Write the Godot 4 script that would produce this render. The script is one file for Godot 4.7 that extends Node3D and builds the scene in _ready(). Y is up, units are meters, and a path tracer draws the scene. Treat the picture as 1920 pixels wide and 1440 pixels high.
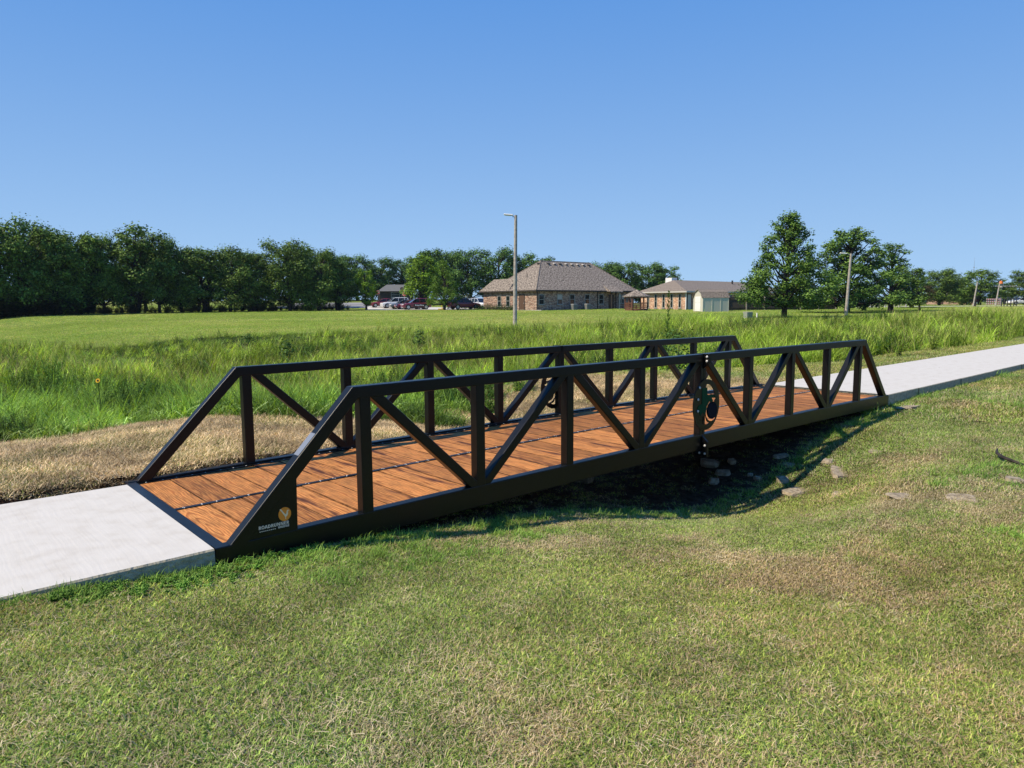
extends Node3D
# A steel footbridge with a timber deck over a grassy swale; meadow, trees and brick buildings beyond.
# World: x along the bridge, z towards the lawn, y up, origin at the near left end of the bridge deck. Metres.

const EYE := Vector3(-1.662, 1.7345, 5.066)
const AHEAD := Vector2(0.66336, -0.7483)     # horizontal survey axes of the far site plan
const ASIDE := Vector2(0.7483, 0.66336)
const EXPOSE := 1.3
const PANEL := 1.219                          # spacing of the bridge posts
const LIGHT_DIR := Vector3(0.75, -1.0, 0.29)

var rng := RandomNumberGenerator.new()
var noise_a := FastNoiseLite.new()
var noise_b := FastNoiseLite.new()
var M := {}
var taken := {}
var brown_spots := []
var green_spots := []

# ------------------------------------------------------------------ geometry collector
class Geo:
	var v := PackedVector3Array()
	var n := PackedVector3Array()
	var c := PackedColorArray()
	var t := PackedVector2Array()
	var ix := PackedInt32Array()
	var col := Color(1, 1, 1)

	func put(p: Vector3, nn: Vector3, uv := Vector2.ZERO) -> int:
		v.append(p); n.append(nn); c.append(col); t.append(uv)
		return v.size() - 1

	func tri(a: Vector3, b: Vector3, d: Vector3, out: Vector3) -> void:
		var nn := (d - a).cross(b - a)
		if nn.dot(out) < 0.0:
			var s := b
			b = d
			d = s
			nn = -nn
		nn = nn.normalized()
		var k := v.size()
		put(a, nn); put(b, nn); put(d, nn)
		ix.append_array([k, k + 1, k + 2])

	func quad(a: Vector3, b: Vector3, d: Vector3, e: Vector3, out: Vector3, uvs := []) -> void:
		var nn := (e - a).cross(b - a)
		if nn.length_squared() < 1e-14:
			nn = (d - a).cross(b - a)
		if nn.length_squared() < 1e-14:
			nn = (e - a).cross(d - a)
		var flip := nn.dot(out) < 0.0
		nn = (-nn if flip else nn).normalized()
		var k := v.size()
		var ps := [a, b, d, e]
		for i in 4:
			put(ps[i], nn, uvs[i] if uvs.size() == 4 else Vector2.ZERO)
		if flip:
			ix.append_array([k, k + 2, k + 1, k, k + 3, k + 2])
		else:
			ix.append_array([k, k + 1, k + 2, k, k + 2, k + 3])

	func box(at: Vector3, size: Vector3, b := Basis.IDENTITY, bev := 0.0) -> void:
		var h := size * 0.5
		if bev <= 0.0:
			for k in 3:
				for s in [-1.0, 1.0]:
					var o := Vector3.ZERO
					o[k] = s
					var q := []
					for w in [[-1, -1], [1, -1], [1, 1], [-1, 1]]:
						var p := Vector3.ZERO
						p[k] = s * h[k]
						p[(k + 1) % 3] = w[0] * h[(k + 1) % 3]
						p[(k + 2) % 3] = w[1] * h[(k + 2) % 3]
						q.append(at + b * p)
					quad(q[0], q[1], q[2], q[3], b * o)
			return
		var cv := func(sx: float, sy: float, sz: float, k: int) -> Vector3:
			var p := Vector3(sx * (h.x - bev), sy * (h.y - bev), sz * (h.z - bev))
			p[k] = [sx, sy, sz][k] * h[k]
			return at + b * p
		for k in 3:
			var l := (k + 1) % 3
			var m := (k + 2) % 3
			for s in [-1.0, 1.0]:
				var o := Vector3.ZERO
				o[k] = s
				var q := []
				for w in [[-1.0, -1.0], [1.0, -1.0], [1.0, 1.0], [-1.0, 1.0]]:
					var sg := Vector3.ZERO
					sg[k] = s
					sg[l] = w[0]
					sg[m] = w[1]
					q.append(cv.call(sg.x, sg.y, sg.z, k))
				quad(q[0], q[1], q[2], q[3], b * o)
				for s2 in [-1.0, 1.0]:
					var a := Vector3.ZERO
					a[k] = s
					a[l] = s2
					a[m] = -1.0
					var d := a
					d[m] = 1.0
					quad(cv.call(a.x, a.y, a.z, k), cv.call(d.x, d.y, d.z, k), cv.call(d.x, d.y, d.z, l), cv.call(a.x, a.y, a.z, l), b * Vector3(a.x + d.x, a.y + d.y, a.z + d.z))
		for sx in [-1.0, 1.0]:
			for sy in [-1.0, 1.0]:
				for sz in [-1.0, 1.0]:
					tri(cv.call(sx, sy, sz, 0), cv.call(sx, sy, sz, 1), cv.call(sx, sy, sz, 2), b * Vector3(sx, sy, sz))

	# round tube along points
	func tube(pts: Array, rad: Array, seg := 8, cap := true) -> void:
		var rings := []
		var side := Vector3.ZERO
		for i in pts.size():
			var dir: Vector3 = (pts[mini(i + 1, pts.size() - 1)] - pts[maxi(i - 1, 0)]).normalized()
			if side == Vector3.ZERO:
				side = dir.cross(Vector3.UP if absf(dir.y) < 0.9 else Vector3.RIGHT).normalized()
			side = (side - dir * side.dot(dir)).normalized()
			var up := dir.cross(side)
			var ring := []
			for k in seg:
				var a := TAU * k / seg
				var nn := side * cos(a) + up * sin(a)
				ring.append(put(pts[i] + nn * rad[i], nn, Vector2(float(k) / seg, i)))
			rings.append(ring)
		for i in rings.size() - 1:
			for k in seg:
				var a: int = rings[i][k]
				var b: int = rings[i][(k + 1) % seg]
				var d: int = rings[i + 1][(k + 1) % seg]
				var e: int = rings[i + 1][k]
				ix.append_array([a, b, d, a, d, e])
		if cap:
			for e in [0, pts.size() - 1]:
				var out: Vector3 = (pts[e] - pts[1 if e == 0 else e - 1]).normalized()
				for k in range(1, seg - 1):
					tri(v[rings[e][0]], v[rings[e][k]], v[rings[e][k + 1]], out)

	# polygon in the plane (o, ex, ey), thickened along ez by depth (centred)
	func prism(poly: PackedVector2Array, o: Vector3, ex: Vector3, ey: Vector3, ez: Vector3, depth: float) -> void:
		var f := Geometry2D.triangulate_polygon(poly)
		for s in [-0.5, 0.5]:
			var off: Vector3 = o + ez * depth * s
			for i in range(0, f.size(), 3):
				var q := []
				for k in 3:
					var p := poly[f[i + k]]
					q.append(off + ex * p.x + ey * p.y)
				tri(q[0], q[1], q[2], ez * s)
		var mid := Vector2.ZERO
		var area := 0.0
		for i in poly.size():
			area += poly[i].cross(poly[(i + 1) % poly.size()])
		for i in poly.size():
			var a := poly[i]
			var b := poly[(i + 1) % poly.size()]
			var nn := (b - a).orthogonal() * (1.0 if area < 0.0 else -1.0)
			nn = Vector2((b - a).y, -(b - a).x) * signf(area)
			var p0 := o + ex * a.x + ey * a.y
			var p1 := o + ex * b.x + ey * b.y
			quad(p0 - ez * depth * 0.5, p1 - ez * depth * 0.5, p1 + ez * depth * 0.5, p0 + ez * depth * 0.5, ex * nn.x + ey * nn.y)

	# rectangular hollow section with rounded corners swept along a path in a plane of constant z
	func sweep(pts: Array, cuts: Array, half: float, zc: float, zhalf: float, r := 0.009) -> void:
		var prof := []
		for q in [[1, 1, 0.0], [-1, 1, 90.0], [-1, -1, 180.0], [1, -1, 270.0]]:
			for k in 4:
				var a := deg_to_rad(q[2] + 30.0 * k)
				prof.append([q[0] * (half - r) + r * cos(a), q[1] * (zhalf - r) + r * sin(a), cos(a), sin(a)])
		var m := prof.size()
		var rings := []
		for i in pts.size():
			var d0: Vector2 = pts[i] - pts[i - 1] if i > 0 else pts[1] - pts[0]
			var d1: Vector2 = pts[i + 1] - pts[i] if i < pts.size() - 1 else d0
			for side in ([1] if i == 0 else [0] if i == pts.size() - 1 else [0, 1]):
				var d: Vector2 = (d0 if side == 0 else d1).normalized()
				var perp := Vector2(-d.y, d.x)
				var cut: Vector2 = cuts[i]
				cut /= cut.dot(perp)
				var ring := []
				for p in prof:
					var xy: Vector2 = pts[i] + cut * p[0]
					var nn: Vector2 = perp * p[2]
					ring.append(put(Vector3(xy.x, xy.y, zc + p[1]), Vector3(nn.x, nn.y, p[3])))
				rings.append(ring)
		for i in range(0, rings.size() - 1, 2):
			for k in m:
				var a: int = rings[i][k]
				var b: int = rings[i][(k + 1) % m]
				var d: int = rings[i + 1][(k + 1) % m]
				var e: int = rings[i + 1][k]
				ix.append_array([a, b, d, a, d, e])
		for e in [0, rings.size() - 1]:
			var out := Vector3(0, 0, 0)
			var dd: Vector2 = (pts[0] - pts[1]) if e == 0 else (pts[-1] - pts[-2])
			out = Vector3(dd.x, dd.y, 0)
			for k in range(1, m - 1):
				tri(v[rings[e][0]], v[rings[e][k]], v[rings[e][k + 1]], out)

	func bolt(at: Vector3, dir: Vector3, r: float, h: float) -> void:
		dir = dir.normalized()
		var s := dir.cross(Vector3.UP if absf(dir.y) < 0.9 else Vector3.RIGHT).normalized()
		var u := dir.cross(s)
		var rings := []
		for l in [[1.0, 0.0, 0.2], [0.85, 0.6, 0.6], [0.4, 0.95, 0.9]]:
			var ring := []
			for k in 7:
				var a := TAU * k / 7.0
				var o := s * cos(a) + u * sin(a)
				ring.append(put(at + o * r * l[0] + dir * h * l[1], (o * (1.0 - l[2]) + dir * l[2]).normalized()))
			rings.append(ring)
		var top := put(at + dir * h, dir)
		for i in 2:
			for k in 7:
				ix.append_array([rings[i][k], rings[i][(k + 1) % 7], rings[i + 1][(k + 1) % 7], rings[i][k], rings[i + 1][(k + 1) % 7], rings[i + 1][k]])
		for k in 7:
			ix.append_array([rings[2][k], rings[2][(k + 1) % 7], top])

	# plate with holes: even-odd fill of polygons in the plane (o, ex, ey), thick along ez
	func plate(polys: Array, o: Vector3, ex: Vector3, ey: Vector3, ez: Vector3, depth: float, step := 0.006) -> void:
		var y0 := 1e9
		var y1 := -1e9
		for poly in polys:
			for p in poly:
				y0 = minf(y0, p.y)
				y1 = maxf(y1, p.y)
		var cross := func(y: float) -> Array:
			var xs := []
			for poly in polys:
				for i in poly.size():
					var a: Vector2 = poly[i]
					var b: Vector2 = poly[(i + 1) % poly.size()]
					if (a.y <= y) != (b.y <= y):
						xs.append(a.x + (b.x - a.x) * (y - a.y) / (b.y - a.y))
			xs.sort()
			return xs
		var rows := int(ceil((y1 - y0) / step))
		for r in rows:
			var ya := lerpf(y0, y1, float(r) / rows)
			var yb := lerpf(y0, y1, float(r + 1) / rows)
			var xa: Array = cross.call(ya + 1e-5)
			var xb: Array = cross.call(yb - 1e-5)
			if xa.size() != xb.size():
				var xm: Array = cross.call((ya + yb) * 0.5)
				xa = xm
				xb = xm
			for i in range(0, xa.size() - 1, 2):
				var f := ez * depth * 0.5
				var a := o + ex * float(xa[i]) + ey * ya
				var b := o + ex * float(xa[i + 1]) + ey * ya
				var d := o + ex * float(xb[i + 1]) + ey * yb
				var e := o + ex * float(xb[i]) + ey * yb
				quad(a + f, b + f, d + f, e + f, ez)
				quad(a - f, b - f, d - f, e - f, -ez)
				quad(a - f, a + f, e + f, e - f, -ex)
				quad(b - f, b + f, d + f, d - f, ex)
				if r == 0 or not (cross.call(ya - step * 0.5) as Array).size():
					quad(a - f, b - f, b + f, a + f, -ey)
				if r == rows - 1:
					quad(e - f, d - f, d + f, e + f, ey)

	func mesh() -> ArrayMesh:
		# every face turns the side its normals point to outwards (clockwise)
		for i in range(0, ix.size(), 3):
			var f := (v[ix[i + 2]] - v[ix[i]]).cross(v[ix[i + 1]] - v[ix[i]])
			if f.dot(n[ix[i]] + n[ix[i + 1]] + n[ix[i + 2]]) < 0.0:
				var s := ix[i + 1]
				ix[i + 1] = ix[i + 2]
				ix[i + 2] = s
		var a := []
		a.resize(Mesh.ARRAY_MAX)
		a[Mesh.ARRAY_VERTEX] = v
		a[Mesh.ARRAY_NORMAL] = n
		a[Mesh.ARRAY_COLOR] = c
		a[Mesh.ARRAY_TEX_UV] = t
		a[Mesh.ARRAY_INDEX] = ix
		var m := ArrayMesh.new()
		m.add_surface_from_arrays(Mesh.PRIMITIVE_TRIANGLES, a)
		return m

# ------------------------------------------------------------------ scene helpers
func numbered(called: String) -> String:
	if not taken.has(called):
		taken[called] = 0
		return called
	taken[called] += 1
	return "%s_%03d" % [called, taken[called]]

func tag(o: Node3D, label: String, category: String, group := "", kind := "") -> void:
	if label: o.set_meta("label", label)
	if category: o.set_meta("category", category)
	if group: o.set_meta("group", group)
	if kind: o.set_meta("kind", kind)

func thing(called: String, label: String, category: String, at := Vector3.ZERO, turn := 0.0, group := "") -> Node3D:
	var o := Node3D.new()
	o.name = numbered(called)
	add_child(o)
	o.position = at
	o.rotation.y = turn
	tag(o, label, category, group)
	return o

func part(called: String, g: Geo, m: Material, parent: Node3D) -> MeshInstance3D:
	return part_mesh(called, g.mesh(), m, parent)

func part_mesh(called: String, mesh: Mesh, m: Material, parent: Node3D) -> MeshInstance3D:
	var o := MeshInstance3D.new()
	o.mesh = mesh
	o.material_override = m
	if parent == self:
		o.name = numbered(called)
		add_child(o)
	else:
		var k := 0
		for c in parent.get_children():
			if str(c.name) == called or str(c.name).begins_with(called + "_0") or str(c.name).begins_with(called + "_1"):
				k += 1
		o.name = called if k == 0 else "%s_%03d" % [called, k]
		parent.add_child(o, true)
	return o

func copy(o: Node3D, at: Vector3, turn: float, label := "") -> Node3D:
	var r: Node3D = o.duplicate()
	r.name = numbered(str(o.name).get_slice("_0", 0))
	add_child(r)
	r.position = at
	r.rotation.y = turn
	if label: r.set_meta("label", label)
	return r

func lin(r: float, g: float, b: float) -> Color:
	return Color(r, g, b).linear_to_srgb()

func mat(called: String, c: Color, rough := 0.8, metal := 0.0) -> StandardMaterial3D:
	var m := StandardMaterial3D.new()
	m.resource_name = called
	m.albedo_color = c
	m.roughness = rough
	m.metallic = metal
	M[called] = m
	return m

func leafy(called: String, back := 0.75, c := Color(1, 1, 1), rough := 0.55) -> StandardMaterial3D:
	var m := mat(called, c, rough)
	m.vertex_color_use_as_albedo = true
	m.backlight_enabled = true
	m.backlight = Color(back, back * 0.97, back * 0.6)
	m.metallic_specular = 0.25
	m.cull_mode = BaseMaterial3D.CULL_DISABLED
	return m

func noise_tex(size: int, freq: float, ramp: Array, octaves := 4, sd := 1, normal := 0.0) -> NoiseTexture2D:
	var n := FastNoiseLite.new()
	n.seed = sd
	n.frequency = freq
	n.fractal_octaves = octaves
	var t := NoiseTexture2D.new()
	t.width = size
	t.height = size
	t.seamless = true
	t.noise = n
	if normal > 0.0:
		t.as_normal_map = true
		t.bump_strength = normal
	elif ramp.size():
		var g := Gradient.new()
		g.offsets = PackedFloat32Array()
		g.colors = PackedColorArray()
		var off := PackedFloat32Array()
		var cols := PackedColorArray()
		for r in ramp:
			off.append(r[0])
			cols.append(r[1])
		g.offsets = off
		g.colors = cols
		t.color_ramp = g
	return t

func world_tex(m: StandardMaterial3D, scale: float, world := true) -> void:
	m.uv1_triplanar = true
	m.uv1_world_triplanar = world
	m.uv1_scale = Vector3.ONE * scale

# a spot of the site plan, given by its bearing (in 1/1312 of the distance, from 960) and the distance ahead
func site(bearing: float, ahead: float) -> Vector2:
	var right := (bearing - 960.0) / 1312.4 * ahead * 0.9936
	return Vector2(EYE.x, EYE.z) + AHEAD * ahead + ASIDE * right

func on_ground(p: Vector2, lift := 0.0) -> Vector3:
	return Vector3(p.x, ground(p.x, p.y) + lift, p.y)

func facing(dir: Vector2) -> float:      # turn about y that brings local +x onto dir
	return atan2(-dir.y, dir.x)

# ------------------------------------------------------------------ terrain
func far_plane(x: float, z: float) -> float:
	var d := (Vector2(x, z) - Vector2(EYE.x, EYE.z)).dot(AHEAD)
	var b := (Vector2(x, z) - Vector2(EYE.x, EYE.z)).dot(ASIDE) / maxf(d, 1.0)
	var rise := 0.042 * smoothstep(-0.02, -0.10, b) * clampf(d - 110.0, 0.0, 45.0)
	return minf(0.24 + (d - 49.0) * 0.013, 1.0 + maxf(0.0, d - 108.0) * 0.001) + rise

func ground(x: float, z: float) -> float:
	# near lawn
	var lawn := -0.14 - 0.12 * smoothstep(0.0, 2.5, x) + 0.08 * smoothstep(11.0, 14.0, x) + 0.05 * smoothstep(14.0, 30.0, x)
	lawn += 0.105 * smoothstep(0.1, -1.3, x)
	lawn += 0.05 * sin(x * 0.9 + z * 0.5) * smoothstep(0.6, 2.0, z) * smoothstep(-1.0, 3.0, x)
	# far bank
	var bank := 0.055 - 0.145 * smoothstep(2.5, 6.0, x) - 0.06 * smoothstep(8.0, 12.0, x)
	bank += 0.05 * noise_b.get_noise_2d(x * 30.0, z * 30.0)
	# creek with its reeds, then the meadow plane
	var creek := -0.55 + 0.12 * noise_b.get_noise_2d(x * 6.0, z * 6.0)
	var back := -z
	var edge := 6.0 + 2.0 * sin(x * 0.22 - 0.4)
	var far := far_plane(x, z)
	var d := (Vector2(x, z) - Vector2(EYE.x, EYE.z)).dot(AHEAD)
	var side := (Vector2(x, z) - Vector2(EYE.x, EYE.z)).dot(ASIDE)
	var h := lawn
	if back > 2.62:
		var k := smoothstep(2.66, 2.86, back + 0.06 * noise_b.get_noise_2d(x * 90.0, 3.0))
		h = lerpf(lawn - 0.05, bank, k)
		var kc := smoothstep(edge - 1.0, edge + 4.5, back)
		h = lerpf(h, creek, kc)
		h = lerpf(h, far, smoothstep(24.0, 36.0, d + 0.15 * side) * kc)
	else:
		h = lerpf(lawn, far, smoothstep(40.0, 70.0, d))
	# swale that passes under the bridge
	var sw := 0.68 * exp(-pow((x - 6.5) / 2.7, 2.0))
	var fz := 1.0 - smoothstep(0.3, 3.0, z)
	if z < -2.4:
		fz = 1.0 - 0.45 * smoothstep(2.4, 4.2, back)
	h -= sw * fz
	h += 0.012 * noise_b.get_noise_2d(x * 60.0, z * 60.0) * (1.0 - smoothstep(10.0, 40.0, d))
	# beds of the paths
	if z > -2.62 and z < 0.0:
		if x < 0.5: h = minf(h, -0.17)
		elif x > 11.6: h = minf(h, lerpf(-0.17, far_path(x) - 0.1, smoothstep(14.0, 20.0, x)))
		else: h = minf(h, -0.24)
	return h

func far_path(x: float) -> float:
	return 0.0 + 0.0 * x

func reed_zone() -> PackedVector2Array:
	var p := PackedVector2Array([Vector2(-14, -26), Vector2(-6, -15.5), Vector2(-2.5, -11.2), Vector2(-0.44, -8.9), Vector2(0.8, -7.4), Vector2(2.2, -6.5), Vector2(3.2, -5.7), Vector2(4.9, -4.6), Vector2(6.4, -5.4), Vector2(8.0, -6.6), Vector2(9.8, -7.9), Vector2(12.4, -8.3), Vector2(14.9, -7.4), Vector2(17.5, -7.2), Vector2(20.5, -7.2), Vector2(25, -5.2), Vector2(28, -4.9), Vector2(31, -4.2), Vector2(39, -4.2), Vector2(60, -4.6), Vector2(84, -5.5)])
	for s in [[2300, 62], [1900, 60], [1650, 54], [1500, 50], [1400, 47], [1330, 49], [1250, 49], [1100, 46], [960, 46], [800, 43], [560, 40], [400, 37.5], [200, 36], [0, 34.5], [-300, 33], [-700, 30]]:
		p.append(site(s[0], s[1]))
	return p

# ------------------------------------------------------------------ materials
func wood_texture(sd: int) -> ImageTexture:
	var w := 96
	var h := 384
	var im := Image.create(w, h, false, Image.FORMAT_RGB8)
	var n := FastNoiseLite.new()
	n.seed = sd
	n.frequency = 0.02
	n.fractal_octaves = 3
	var r := RandomNumberGenerator.new()
	r.seed = sd * 17 + 3
	var a0 := r.randf_range(-0.3, 1.3)
	var l0 := r.randf_range(0.1, 0.9)
	var dens := r.randf_range(8.0, 13.0)
	var squash := r.randf_range(0.1, 0.5)
	var streaky := [0.10, 0.72, 0.22, 0.8, 0.12, 0.66, 0.28, 0.85][sd % 8] as float
	var stain_at := r.randf_range(-0.3, 1.2)
	var stain_w := r.randf_range(0.04, 0.14)
	var tone := [1.04, 0.88, 0.99, 0.93, 1.02, 0.86, 0.95, 1.0][sd % 8] as float
	for y in h:
		for x in w:
			var a := float(x) / w
			var l := float(y) / h
			var wob := n.get_noise_2d(x * 0.5, y * 0.14) * 0.16 + n.get_noise_2d(x * 1.6 + 90.0, y * 0.3) * 0.03
			var d := sqrt(pow(a - a0 + wob, 2.0) + pow((l - l0) * squash, 2.0))
			var ring := fposmod(d * dens, 1.0)
			var late := smoothstep(0.45, 0.86, ring) * (1.0 - smoothstep(0.93, 1.0, ring))
			var fibre := n.get_noise_2d(x * 14.0, y * 0.5 + 300.0) * 0.6 + n.get_noise_2d(x * 34.0 + 40.0, y * 1.0) * 0.4
			var broad := n.get_noise_2d(x * 1.3 + 700.0, y * 0.5)
			var c := Color(0.74, 0.515, 0.30).lerp(Color(0.53, 0.33, 0.18), clampf(late * 0.72 + 0.18 + 0.25 * broad, 0.0, 1.0))
			c = c * (1.0 + 0.42 * fibre + 0.2 * broad) * tone
			var sk := smoothstep(0.05, 0.45, n.get_noise_2d(x * 5.0 + 900.0, y * 0.16) + 0.5 * n.get_noise_2d(x * 13.0 + 1500.0, y * 0.3))
			c = c.lerp(Color(0.33, 0.195, 0.13), sk * streaky)
			var st := exp(-pow((a - stain_at + 0.1 * n.get_noise_2d(50.0, y * 0.6)) / stain_w, 2.0)) * clampf(0.35 + 2.2 * n.get_noise_2d(x * 0.9 + 200.0, y * 0.2 + 80.0), 0.0, 1.0)
			c = c.lerp(Color(0.25, 0.145, 0.12), st * 0.85)
			var rim := minf(a, 1.0 - a)      # shade of the joints between planks, put into the edge colour
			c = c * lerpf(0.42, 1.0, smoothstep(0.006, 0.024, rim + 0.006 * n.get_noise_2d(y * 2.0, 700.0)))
			im.set_pixel(x, y, Color(clampf(c.r, 0, 1), clampf(c.g, 0, 1), clampf(c.b, 0, 1)))
	im.generate_mipmaps()
	return ImageTexture.create_from_image(im)

func broom_texture() -> ImageTexture:
	var w := 512
	var im := Image.create(w, w, false, Image.FORMAT_RGB8)
	var n := FastNoiseLite.new()
	n.seed = 5
	n.frequency = 0.01
	for y in w:
		for x in w:
			var bend := 7.0 * n.get_noise_2d(x * 0.3, y * 0.5)
			var g := 0.5 + 0.3 * n.get_noise_2d((x + bend) * 9.0, y * 0.25 + 60.0) + 0.3 * n.get_noise_2d((x + bend) * 4.0 + 500.0, y * 0.12) + 0.15 * n.get_noise_2d(x * 30.0, y * 30.0)
			im.set_pixel(x, y, Color(g, g, g))
	im.generate_mipmaps()
	return ImageTexture.create_from_image(im)

func brick_texture(cols: Array, mortar: Color, sd: int) -> ImageTexture:
	var w := 256
	var im := Image.create(w, w, false, Image.FORMAT_RGB8)
	im.fill(mortar)
	var r := RandomNumberGenerator.new()
	r.seed = sd
	for row in 32:
		for k in 11:
			var c: Color = cols[r.randi() % cols.size()]
			c = c * r.randf_range(0.8, 1.2)
			var x0 := k * 24 + (12 if row % 2 else 0)
			for y in 7:
				for x in 22:
					im.set_pixel((x0 + x) % w, row * 8 + y, Color(clampf(c.r, 0, 1), clampf(c.g, 0, 1), clampf(c.b, 0, 1)))
	im.generate_mipmaps()
	return ImageTexture.create_from_image(im)

func materials() -> void:
	var m := mat("black_paint", lin(0.011, 0.0115, 0.0105), 0.37)
	m.albedo_texture = noise_tex(512, 0.11, [[0.0, Color(0.5, 0.5, 0.5)], [0.6, Color(0.56, 0.56, 0.56)], [0.74, Color(0.62, 0.62, 0.62)], [0.8, Color(1, 1, 1)]], 4, 9)
	m.roughness_texture = noise_tex(256, 0.03, [[0.0, Color(0.85, 0.85, 0.85)], [1.0, Color(1, 1, 1)]], 4, 8)
	world_tex(m, 0.9)
	m.metallic_specular = 0.40
	mat("steel", Color(0.8, 0.8, 0.8), 0.35, 0.6)
	mat("bolt_steel", Color(0.74, 0.74, 0.73), 0.42, 0.3)
	mat("label_foil", Color(0.45, 0.48, 0.53), 0.45, 0.2)
	mat("green_paint", lin(0.006, 0.055, 0.022), 0.6).metallic_specular = 0.2
	mat("navy_paint", lin(0.006, 0.008, 0.016), 0.7).metallic_specular = 0.2
	mat("orange_paint", lin(0.9, 0.27, 0.02), 0.7)
	mat("cream_paint", lin(0.92, 0.66, 0.40), 0.7)
	mat("white_letter", lin(0.85, 0.66, 0.52), 0.7)
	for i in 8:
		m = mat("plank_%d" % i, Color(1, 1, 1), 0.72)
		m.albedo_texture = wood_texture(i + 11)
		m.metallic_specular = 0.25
	var broom := broom_texture()
	m = mat("concrete", lin(0.50, 0.487, 0.455), 0.9)
	m.albedo_texture = noise_tex(512, 0.012, [[0.1, Color(0.95, 0.942, 0.93)], [0.4, Color(0.98, 0.977, 0.972)], [0.7, Color(0.995, 0.994, 0.992)], [1.0, Color(1, 1, 1)]], 6, 21)
	m.heightmap_enabled = true
	m.heightmap_texture = broom
	m.heightmap_scale = 0.2
	world_tex(m, 0.6)
	m = mat("slab_edge", lin(0.40, 0.365, 0.27), 0.95)
	m.albedo_texture = noise_tex(256, 0.03, [[0.0, Color(0.75, 0.75, 0.74)], [0.5, Color(0.9, 0.9, 0.89)], [1.0, Color(1, 1, 1)]], 5, 22)
	m.heightmap_enabled = true
	m.heightmap_texture = noise_tex(256, 0.05, [], 4, 23)
	m.heightmap_scale = 1.2
	world_tex(m, 1.6)
	m = mat("soil", Color(1, 1, 1), 1.0)
	m.vertex_color_use_as_albedo = true
	m.albedo_texture = noise_tex(512, 0.02, [[0.0, Color(0.5, 0.5, 0.5)], [0.5, Color(0.82, 0.82, 0.82)], [1.0, Color(1, 1, 1)]], 6, 31)
	m.heightmap_enabled = true
	m.heightmap_texture = noise_tex(512, 0.03, [], 5, 32)
	m.heightmap_scale = 3.0
	world_tex(m, 0.7)
	m.metallic_specular = 0.1
	m = mat("rock", lin(0.40, 0.35, 0.27), 0.95)
	m.albedo_texture = noise_tex(256, 0.02, [[0.0, Color(0.6, 0.57, 0.52)], [0.6, Color(0.9, 0.88, 0.84)], [1.0, Color(1, 1, 1)]], 5, 41)
	m.heightmap_enabled = true
	m.heightmap_texture = noise_tex(256, 0.04, [], 5, 42)
	m.heightmap_scale = 1.5
	world_tex(m, 2.0, false)
	m = mat("asphalt", lin(0.26, 0.26, 0.265), 0.95)
	m.albedo_texture = noise_tex(256, 0.01, [[0.0, Color(0.8, 0.8, 0.8)], [1.0, Color(1, 1, 1)]], 5, 51)
	world_tex(m, 0.06)
	mat("kerb_concrete", lin(0.5, 0.48, 0.44), 0.9)
	m = mat("shingle", lin(0.33, 0.285, 0.24), 0.95)
	m.albedo_texture = noise_tex(512, 0.06, [[0.3, Color(0.40, 0.38, 0.36)], [0.5, Color(0.78, 0.77, 0.76)], [0.68, Color(1, 1, 1)]], 3, 61)
	world_tex(m, 0.12)
	m = mat("shingle_brown", lin(0.31, 0.265, 0.225), 0.95)
	m.albedo_texture = M.shingle.albedo_texture
	world_tex(m, 0.25)
	m = mat("brick_red", Color(1, 1, 1), 0.95)
	m.albedo_texture = brick_texture([Color(0.56, 0.42, 0.34), Color(0.62, 0.49, 0.42), Color(0.48, 0.34, 0.28), Color(0.66, 0.57, 0.50), Color(0.34, 0.26, 0.23), Color(0.70, 0.62, 0.56)], Color(0.60, 0.56, 0.52), 3)
	world_tex(m, 0.42)
	m = mat("brick_orange", Color(1, 1, 1), 0.95)
	m.albedo_texture = brick_texture([Color(0.72, 0.54, 0.42), Color(0.76, 0.61, 0.50), Color(0.66, 0.48, 0.38), Color(0.80, 0.68, 0.58)], Color(0.72, 0.67, 0.61), 4)
	world_tex(m, 0.42)
	mat("brown_trim", lin(0.035, 0.027, 0.022), 0.7)
	mat("pale_trim", lin(0.5, 0.47, 0.43), 0.7)
	mat("white_paint", lin(0.75, 0.75, 0.73), 0.6)
	mat("door_brown", lin(0.10, 0.055, 0.035), 0.6)
	mat("window_frame", lin(0.32, 0.33, 0.31), 0.6)
	mat("pane", lin(0.012, 0.02, 0.02), 0.08)
	mat("blind", lin(0.42, 0.40, 0.37), 0.7)
	mat("shed_wall", lin(0.50, 0.48, 0.41), 0.75)
	mat("shed_side", lin(0.56, 0.545, 0.46), 0.75)
	mat("gazebo_wood", lin(0.14, 0.055, 0.03), 0.75)
	mat("fence_wood", lin(0.055, 0.045, 0.037), 0.9)
	mat("fence_post", lin(0.30, 0.27, 0.22), 0.85)
	m = mat("pole_wood", lin(0.56, 0.53, 0.48), 0.9)
	m.albedo_texture = noise_tex(256, 0.03, [[0.2, Color(0.6, 0.58, 0.55)], [0.8, Color(1, 1, 1)]], 4, 71)
	m.uv1_triplanar = true
	m.uv1_scale = Vector3(6, 0.5, 6)
	mat("grey_metal", lin(0.22, 0.23, 0.23), 0.5)
	mat("dark_metal", lin(0.03, 0.03, 0.03), 0.6)
	mat("unit_metal", lin(0.20, 0.21, 0.20), 0.6)
	mat("dull_roof", lin(0.11, 0.115, 0.115), 0.9)
	mat("utility_green", lin(0.23, 0.26, 0.21), 0.7)
	mat("bin_green", lin(0.012, 0.07, 0.045), 0.5)
	mat("sign_red", lin(0.45, 0.03, 0.04), 0.5)
	mat("sign_white", lin(0.75, 0.73, 0.72), 0.5)
	mat("sign_orange", lin(0.75, 0.19, 0.04), 0.6)
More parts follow.
